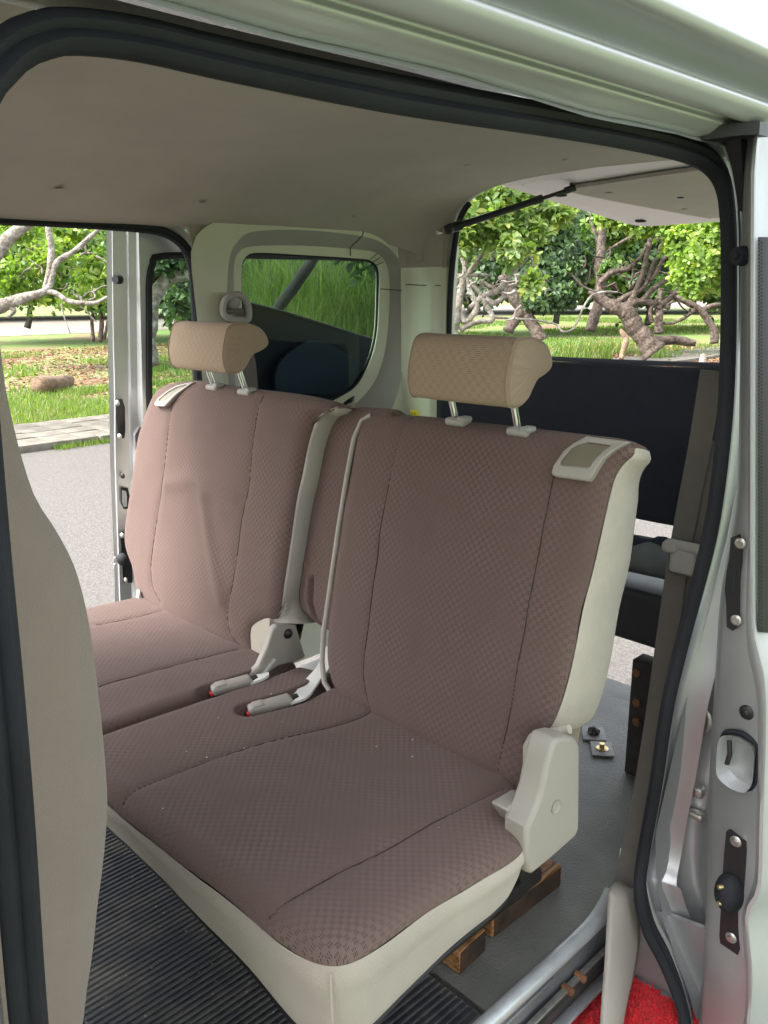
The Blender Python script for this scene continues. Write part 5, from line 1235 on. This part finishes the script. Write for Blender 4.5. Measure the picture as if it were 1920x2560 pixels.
for L in ([(400, 610, 18), (398, 520, 14), (405, 450, 13), (380, 330, 12), (350, 220, 10)], [(430, 610, 22), (438, 520, 18), (425, 430, 16), (450, 300, 12), (430, 150, 9)], [(450, 600, 14), (470, 500, 12), (500, 380, 10)]): limb(tB, PL_(crop3(L), d2), M['bark'], 'trunk' if L[0][0] < 440 else 'branch')
crown(tB, [blob(*b) for b in ((160, 520, 19, 90, 60), (60, 560, 19.5, 90, 70), (200, 600, 18.6, 60, 60), (120, 610, 19, 70, 30), (240, 640, 18.8, 45, 26))], 3600, M['leaf_mid'], (.10, .18), (.22, .3), 6, seed=8)
d3 = 30.
tC = tree('broad_dark_tree', 'broad dark green tree farthest back behind the far door opening', P3(60, 705, d3))
limb(tC, PL_([(60, 708, 14), (66, 670, 11), (58, 620, 10)], d3), M['bark_dark'], 'trunk')
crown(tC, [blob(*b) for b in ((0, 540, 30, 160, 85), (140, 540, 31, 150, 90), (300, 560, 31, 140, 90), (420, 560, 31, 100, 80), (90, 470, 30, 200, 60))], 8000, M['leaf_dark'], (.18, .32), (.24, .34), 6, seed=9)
# ---- tree glimpsed through the far door's own window
d4 = 12.
tD = tree('leaning_pale_tree', 'pale leaning bough seen through the far door window', P3(360, 800, d4))
limb(tD, PL_([(320, 690, 36), (335, 640, 34), (365, 605, 30), (420, 590, 24), (470, 560, 20)], d4), M['bark_pale'], 'branch')
limb(tD, PL_([(330, 790, 30), (322, 740, 34), (322, 690, 36)], d4), M['bark_pale'], 'trunk')
limb(tD, PL_([(400, 790, 22), (385, 700, 20), (400, 640, 16)], d4+4), M['bark_dark'], 'branch')
crown(tD, [blob(*b) for b in ((350, 560, 12, 60, 30), (400, 640, 15, 50, 60), (420, 540, 13, 50, 30))], 500, M['leaf_dark'], (.12, .2), (.2, .3), 6, seed=12)
# ---- tall grass bank and leaning trunk behind the quarter window
gp_ = []
rg_ = np.random.default_rng(21)
def blades(name, C, H, lean, Wd, m, parent=None, kind='stuff', seed=1, segs=3):
    rg2 = np.random.default_rng(seed); n_ = len(C); a = rg2.uniform(0, 6.283, n_); Ld = np.stack([np.cos(a), np.sin(a), np.zeros(n_)], 1); Sd = np.stack([-np.sin(a), np.cos(a), np.zeros(n_)], 1)
    V = []; k = segs+1
    for s_ in range(k):
        t = s_/segs; c = C+np.array([0, 0, 1.])*(H*(t-.35*lean*t*t))[:, None]+Ld*(H*lean*t*t)[:, None]; wv = (Wd*(1-t*.9))[:, None]; V += [c+Sd*wv, c-Sd*wv]
    V = np.stack(V, 1).reshape(-1, 3); b = np.arange(n_)[:, None]*(2*k); F = np.concatenate([b+np.array([2*s_, 2*s_+1, 2*s_+3, 2*s_+2]) for s_ in range(segs)], 0)
    rnd = np.clip(rg2.normal(.5, .22, n_), 0, 1); return quick(name, V, F, m, parent, np.concatenate([rnd]*segs), kind)
bank = thing('tall_grass', 'tall arching pale green grass outside the quarter window', 'tall grass', (-7.5, 8.5, GZ))
c_a = P3(500, 900, 8.6); c_b = P3(850, 900, 8.6)
n_ = 9000; t = rg_.uniform(-.05, 1.05, n_); dep = rg_.uniform(0, 2.6, n_)
dirr = (c_b-c_a); nrm_ = np.array([-.72, .69, 0])
C = c_a+dirr*t[:, None]+nrm_*dep[:, None]; C[:, 2] = GZ-.05+dep*.35
blades('blades', C, rg_.uniform(.6, 1.5, n_)+dep*.25, rg_.uniform(.1, .8, n_), rg_.uniform(.005, .012, n_), M['reed'], bank, seed=2, segs=5)
V = []; F = []
for j in range(12):
    for i in range(14):
        q = c_a+dirr*(i/13*1.2-.1)+nrm_*(j*.3); V.append((q[0], q[1], GZ-.1+j*.3*.42))
for j in range(11):
    for i in range(13): F.append((j*14+i, j*14+i+1, (j+1)*14+i+1, (j+1)*14+i))
mesh_obj('bank', V, F, M['soil'], bank)
tE = tree('leaning_dark_trunk', 'thin dark trunk leaning over the tall grass outside the quarter window', P3(560, 830, 5.2))
limb(tE, PL_([(560, 760, 30), (596, 672, 28), (634, 618, 26), (668, 572, 24), (700, 520, 22), (740, 440, 20)], 5.2), mat('dark_trunk_bark', (.006, .0055, .005), .95, var=.4, vscale=15), 'trunk')  # bark is one near-black tone with slight mottling
crown(tE, [blob(*b) for b in ((690, 480, 8.6, 120, 35), (800, 520, 8.8, 50, 60))], 420, M['leaf_dark'], (.1, .2), (.12, .2), 6, seed=14)

# ---- trees behind the tailgate
d5 = 9.5
t1_ = tree('rosette_leaf_tree', 'pale knobbly tree with large rosette leaves at left of tailgate opening', P3(980, 800, d5))
for L in ([(300, 760, 44), (310, 690, 42), (325, 600, 36), (340, 540, 30), (350, 460, 22), (300, 330, 14)],
          [(310, 690, 36), (300, 620, 30), (280, 560, 26), (262, 480, 20), (200, 380, 14)], [(325, 560, 26), (360, 500, 24), (400, 440, 20), (440, 380, 14)],
          [(335, 640, 26), (350, 700, 26), (400, 640, 26), (370, 560, 24), (360, 510, 22)], [(330, 730, 26), (400, 700, 24), (470, 690, 22), (440, 630, 22), (410, 570, 20), (370, 520, 18)],
          [(370, 640, 22), (430, 590, 26), (500, 560, 28), (545, 500, 26), (600, 440, 22), (640, 380, 14), (660, 300, 10)], [(440, 600, 24), (480, 620, 24), (525, 580, 22), (520, 520, 18)],
          [(590, 500, 12), (640, 450, 10), (620, 400, 8)], [(460, 680, 10), (560, 685, 9), (640, 690, 9), (700, 700, 9), (745, 712, 8), (770, 740, 9), (810, 735, 9), (840, 690, 9), (860, 640, 9), (900, 585, 9), (960, 570, 9), (1010, 572, 8)],
          [(270, 500, 14), (350, 500, 16), (430, 495, 14), (460, 500, 12)]):
    limb(t1_, PL_(crop4(L), d5), M['bark_pale'], 'trunk' if L[0][2] > 40 else 'branch')
b1 = [blob(*b) for b in ((1010, 470, 9.2, 50, 40), (995, 520, 9.1, 30, 40), (1070, 500, 9.3, 55, 40), (1120, 440, 9.4, 60, 30), (1110, 540, 9.1, 30, 26), (1150, 500, 9.3, 36, 30), (1150, 610, 9.0, 14, 18),  (1070, 420, 9.5, 70, 25), (1200, 460, 9.4, 35, 25))]
crown(t1_, b1, 560, M['leaf'], (.08, .13), (.17, .22), 7, bright=.1, seed=31)
leaf_parts(t1_, None, M['leaf'], b1, 296, .125, 33)
d6 = 17.
t2_ = tree('crossed_trunk_tree', 'dark tree with two crossing trunks behind the near headrest', P3(1130, 740, d6))
for L in ([(680, 780, 60), (650, 720, 56), (600, 650, 52), (555, 585, 46), (510, 500, 34)], [(530, 740, 52), (575, 680, 48), (620, 610, 44), (660, 540, 36), (650, 430, 26)], [(560, 600, 20), (480, 560, 16), (420, 520, 12)]): limb(t2_, PL_(crop4(L), d6), M['bark'], 'trunk' if L[0][2] > 40 else 'branch')
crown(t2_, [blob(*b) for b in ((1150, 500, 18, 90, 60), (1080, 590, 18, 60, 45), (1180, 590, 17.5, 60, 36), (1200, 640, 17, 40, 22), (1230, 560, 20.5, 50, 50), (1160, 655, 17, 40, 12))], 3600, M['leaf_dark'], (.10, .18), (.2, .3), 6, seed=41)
d7 = 20.
t3_ = tree('straight_trunk_tree', 'straight brown tree standing left of the gnarled leaning one', P3(1285, 710, d7))
for L in ([(895, 740, 44), (910, 680, 50), (930, 600, 44), (935, 500, 44), (935, 380, 40), (938, 300, 36), (940, 180, 30)], [(940, 410, 12), (1000, 370, 12), (1090, 320, 13), (1160, 300, 12), (1250, 290, 8)], [(925, 360, 16), (900, 280, 14), (890, 200, 10)]): limb(t3_, PL_(crop4(L), d7), M['bark'], 'trunk' if L[0][2] > 40 else 'branch')
crown(t3_, [blob(*b) for b in ((1240, 460, 21.5, 60, 36), (1220, 500, 21.5, 50, 36), (1350, 500, 21.5, 45, 25), (1250, 530, 20.8, 40, 30), (1318, 585, 19.2, 18, 14))], 2600, M['leaf_mid'], (.10, .18), (.22, .32), 6, bright=.1, seed=42)
d8 = 17.
t4_ = tree('gnarled_leaning_tree', 'gnarled brown tree leaning left with many twisting limbs', P3(1400, 762, d8))
for L in ([(1165, 835, 130), (1140, 790, 100), (1110, 740, 92), (1080, 690, 96), (1040, 655, 90), (990, 630, 70), (930, 600, 52), (880, 570, 20)],
          [(1020, 640, 56), (1090, 615, 44), (1160, 618, 40), (1215, 632, 34), (1235, 640, 22)],
          [(1000, 620, 50), (1060, 580, 38), (1110, 560, 34), (1130, 540, 30), (1150, 480, 26), (1170, 430, 22)],
          [(950, 600, 46), (930, 540, 40), (980, 490, 34), (1050, 470, 30), (1110, 420, 28), (1150, 350, 26), (1250, 340, 18)],
          [(1040, 650, 50), (1090, 560, 40), (1120, 480, 36), (1135, 400, 36), (1150, 330, 30), (1170, 280, 24)],
          [(1110, 620, 40), (1160, 560, 36), (1230, 510, 34), (1275, 480, 24), (1330, 400, 16)],
          [(1180, 640, 38), (1230, 600, 34), (1270, 560, 32), (1290, 540, 24), (1340, 470, 14)],
          [(1150, 520, 28), (1190, 460, 28), (1230, 400, 26), (1260, 340, 18)], [(1060, 560, 16), (1075, 470, 14), (1060, 420, 12)], [(1000, 575, 14), (920, 570, 16), (860, 545, 14), (800, 490, 12), (730, 470, 10)],
          [(1160, 700, 30), (1150, 650, 26), (1180, 600, 22)], [(1160, 520, 10), (1175, 450, 9), (1185, 390, 8)]):
    limb(t4_, PL_(crop4(L), d8, .66 if L[0][2] < 100 else .82), M['bark'], 'trunk' if L[0][2] > 100 else 'branch')
crown(t4_, [blob(*b) for b in ((1500, 520, 15.5, 60, 40), (1520, 570, 15.2, 45, 36), (1480, 590, 15.3, 30, 28), (1530, 480, 15.6, 60, 25), (1500, 625, 15.2, 25, 14), (1400, 480, 16, 60, 22), (1340, 465, 16.2, 50, 20), (1570, 560, 15.4, 40, 60))], 3200, M['leaf_lime'], (.075, .13), (.26, .36), 6, bright=.05, seed=44)
d9 = 21.
t5_ = tree('curved_slim_tree', 'slim grey tree curving up to the left at the right of the tailgate opening', P3(1545, 742, d9))
for L in ([(1432, 790, 38), (1425, 740, 32), (1390, 680, 30), (1345, 630, 30), (1290, 605, 26), (1240, 590, 18)], [(1345, 640, 18), (1300, 680, 14), (1240, 705, 14), (1180, 700, 12)], [(1370, 650, 22), (1420, 630, 22), (1460, 625, 18)], [(1190, 750, 44), (1185, 690, 36), (1190, 640, 30), (1200, 560, 22)]): limb(t5_, PL_(crop4(L), d9), M['bark'], 'trunk' if L[0][2] == 38 else 'branch')
crown(t5_, [blob(*b) for b in ((1540, 560, 22, 60, 60), (1480, 620, 22, 60, 20), (1560, 640, 22, 30, 20))], 900, M['leaf_mid'], (.16, .28), (.22, .32), 6, seed=46)
rgb_ = np.random.default_rng(123)
def twigs(parent, blobs_px, d, n_, m, w0=7):
    for _ in range(n_):
        b_ = blobs_px[rgb_.integers(len(blobs_px))]; x0, y0 = b_[0]+rgb_.normal()*b_[2]*.6, b_[1]+rgb_.normal()*b_[3]*.5; a_ = rgb_.uniform(0, 6.28); L_ = rgb_.uniform(25, 60); pts = [(x0, y0, w0)]
        for j_ in range(3): a_ += rgb_.normal()*.6; pts.append((pts[-1][0]+math.cos(a_)*L_/3, pts[-1][1]+math.sin(a_)*L_/3*.8, w0*(.8-.2*j_)))
        limb(parent, PL_(pts, d+rgb_.uniform(-.4, .4)), m, 'branch', k=4, n=6)
twigs(t1_, [(1010, 600, 25, 50), (1080, 560, 50, 40), (1120, 620, 40, 40)], 9.3, 16, M['bark_pale'], 7)
twigs(t4_, [(1400, 560, 60, 50), (1340, 600, 50, 40), (1450, 640, 40, 30)], 17.5, 22, M['bark'], 6)
twigs(t3_, [(1260, 600, 60, 50), (1230, 640, 50, 30)], 19, 14, M['bark'], 5)
twigs(t2_, [(1130, 620, 50, 50)], 16.5, 10, M['bark_dark'], 6)
twigs(tA, [(120, 560, 60, 50), (170, 620, 50, 40), (60, 600, 50, 40)], 10.6, 18, M['bark_pale'], 5)
twigs(tB, [(170, 600, 60, 50)], 17, 10, M['bark'], 5)
# back screen of trees
d10 = 32.
for i, (px, lab) in enumerate(((1010, 'dense dark green tree far behind the rosette-leaved tree'), (1200, 'dense dark green tree far behind the straight brown trunk'), (1400, 'dense dark green tree far behind the gnarled leaning tree'), (1600, 'dense dark green tree farthest right behind the tailgate opening'))):
    tt = tree('dense_tree', lab, P3(px, 690, d10+i))
    limb(tt, PL_([(px, 700, 14), (px+6, 650, 12), (px, 600, 10)], d10+i), M['bark_dark'], 'trunk')
    for s_ in (-50, 40): limb(tt, PL_([(px, 660, 8), (px+s_*.5, 620, 7), (px+s_, 570, 5)], d10+i), M['bark_dark'], 'branch')
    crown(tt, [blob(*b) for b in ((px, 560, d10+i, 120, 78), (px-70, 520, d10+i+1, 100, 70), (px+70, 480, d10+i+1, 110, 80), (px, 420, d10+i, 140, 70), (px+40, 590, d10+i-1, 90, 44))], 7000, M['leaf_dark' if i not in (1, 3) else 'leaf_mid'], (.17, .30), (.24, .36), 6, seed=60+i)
# far-off wood closing the horizon
V = []; F = []; rg_ = np.random.default_rng(5)
nA = 60000; ang = rg_.uniform(R(95), R(185), nA); rad_ = rg_.uniform(60, 75, nA); hz = rg_.uniform(1.0, 15, nA)*(.75+.25*np.sin(ang*23)+.15*np.sin(ang*51))
C = np.stack([rad_*np.cos(ang)+1.2, rad_*np.sin(ang)-.9, GZ+hz*.9+.8], 1)
D_ = rg_.normal(size=(nA, 3)); Nn_ = rg_.normal(size=(nA, 3)); L_ = rg_.uniform(.6, 1.3, nA); V, F = leaves(C, D_, Nn_, L_, L_*.35)
rnd = np.clip(rg_.normal(.4, .25, nA), 0, 1); fw = quick('far_wood', V, F, M['leaf_mid'], None, np.concatenate([rnd]*3)); tag(fw, 'far-off green wood closing the view behind all the trees', 'wood', kind='stuff')
# log, stumps
lg = tag(limb(None, [(*(G(82, 855)+V3(0, 0, .14)), .17), (*(G(110, 850)+V3(0, 0, .15)), .17), (*(G(148, 838)+V3(0, 0, .12)), .14)], M['cutwood'], 'cut_log', .1, 5, 14), 'short sawn log lying in the grass beyond the pavement', 'log')
lg2 = tag(limb(None, PL_(crop4([(1170, 778, 40), (1230, 782, 40), (1300, 788, 38), (1345, 794, 30)]), 19.), M['bark'], 'fallen_log', .1, 6, 12), 'fallen grey log lying right of the gnarled tree base', 'log')
st1 = tag(limb(None, PL_(crop4([(1025, 858, 24), (1035, 810, 22), (1045, 775, 26), (1030, 745, 22), (1020, 730, 10)]), 15.5), M['cutwood'], 'broken_stump', .15, 6, 10), 'thin pinkish broken stump left of the gnarled tree base', 'stump')
st2 = tag(limb(None, PL_(crop4([(1378, 885, 36), (1380, 860, 32), (1380, 838, 26)]), 14.), M['bark_pale'], 'short_stump', .15, 6, 10), 'short whitish stump among leaf litter at lower right', 'stump')
# grass: verge near the pavement, lawn further, litter
def patch(name, n_, fn, H, W_, m, lab, cat, seed, lean=(.1, .6), flat=False, kind='stuff'):
    rg2 = np.random.default_rng(seed); C = fn(rg2, n_)
    if flat:
        D_ = rg2.normal(size=(len(C), 3)); D_[:, 2] *= .15; Nn_ = rg2.normal(size=(len(C), 3))*.3+np.array([0, 0, 1]); L_ = rg2.uniform(*H, len(C)); V, F = leaves(C, D_, Nn_, L_, L_*.3)
        rnd = rg2.uniform(0, 1, len(C)); o = quick(name, V, F, m, None, np.concatenate([rnd]*3), kind)
    else: o = blades(name, C, rg2.uniform(*H, len(C)), rg2.uniform(*lean, len(C)), rg2.uniform(*W_, len(C)), m, None, kind, seed)
    tag(o, lab, cat); return o
def area(x0, x1, y0, y1, thr=None, sc=.5):
    def f(r2, n_):
        x_ = r2.uniform(x0, x1, n_); y_ = r2.uniform(y0, y1, n_)
        if thr is not None:
            k_ = np.array([mnoise.noise(Vector((a*sc, b*sc, 0))) > thr for a, b in zip(x_, y_)]); x_, y_ = x_[k_], y_[k_]
        return np.stack([x_, y_, np.full(len(x_), GZ)], 1)
    return f
patch('verge_grass', 30000, area(-14, -10, 1.5, 10, -.22, .8), (.05, .16), (.004, .009), M['grass'], 'bright green grass between the pavement and the log', 'grass', 71)
patch('verge_litter', 4500, area(-14, -9.2, 1.5, 9), (.03, .08), None, M['litter'], 'scattered yellow and brown leaves on the near grass strip', 'leaf litter', 78, flat=True)
patch('lawn_grass', 22000, area(-24, -13, 2, 22, .02, .35), (.06, .2), (.008, .02), M['grass'], 'patchy grass around and behind the log', 'grass', 72)
patch('leaf_litter', 22000, area(-26, -12.5, 2, 20), (.06, .13), None, M['litter'], 'brown fallen leaves below the pale branch tree', 'leaf litter', 73, flat=True)
patch('rear_litter', 26000, area(-14, -4, 13, 24), (.06, .13), None, M['litter'], 'reddish fallen leaves around the gnarled tree base', 'leaf litter', 74, flat=True)
patch('rear_grass', 40000, area(-30, -8, 20, 45, -.25, .2), (.05, .16), (.012, .03), M['grass'], 'bright lawn behind the gnarled tree', 'grass', 75)
patch('rear_weeds', 5000, area(-14, -9, 14, 21, .1, .9), (.15, .4), (.012, .03), M['grass'], 'ragged green weeds among the litter near the gnarled tree', 'weeds', 76)
patch('kerb_weeds', 900, area(-8.34, -8.15, 2.9, 4.2), (.03, .09), (.003, .007), M['grass'], 'small weeds growing along the kerb', 'weeds', 77)
# near side: verge the viewer stands on and trees behind the viewer (they tint the paint)
sheet('near_verge', 1.6, 40, -40, 60, GZ+.02, mat('near_grass_ground', (.12, .155, .075), .95, var=.4, vscale=3))
for i, (x_, y_, h_) in enumerate(((7, -6, 6.5), (9, 3, 7), (3, -11, 7))):
    tt = thing('shade_tree', ('spreading tree behind the viewer by the verge', 'rounded tree beside the verge, level with the tailgate', 'tall tree ahead of the van on the verge')[i], 'tree', (x_, y_, GZ), 'trees on the near verge')
    limb(tt, [(x_, y_, GZ-.1, .25), (x_+.2, y_, 1.5, .2), (x_, y_+.2, 3.2, .16)], M['bark'], 'trunk')
    for a in range(5):
        an = a*1.26; limb(tt, [(x_, y_, 2.6, .12), (x_+1.1*math.cos(an), y_+1.1*math.sin(an), 3.8, .08), (x_+2.2*math.cos(an), y_+2.2*math.sin(an), 4.8, .04)], M['bark'], 'branch')
    crown(tt, [(x_, y_, h_*.75, 2.2, 2.2, 1.4), (x_+1.6, y_+1, h_*.65, 1.5, 1.5, 1.1), (x_-1.5, y_+1.2, h_*.68, 1.6, 1.6, 1.1), (x_, y_-1.8, h_*.66, 1.6, 1.6, 1.)], 1500, M['leaf_mid'], (.18, .3), (.24, .34), 6, seed=90+i)
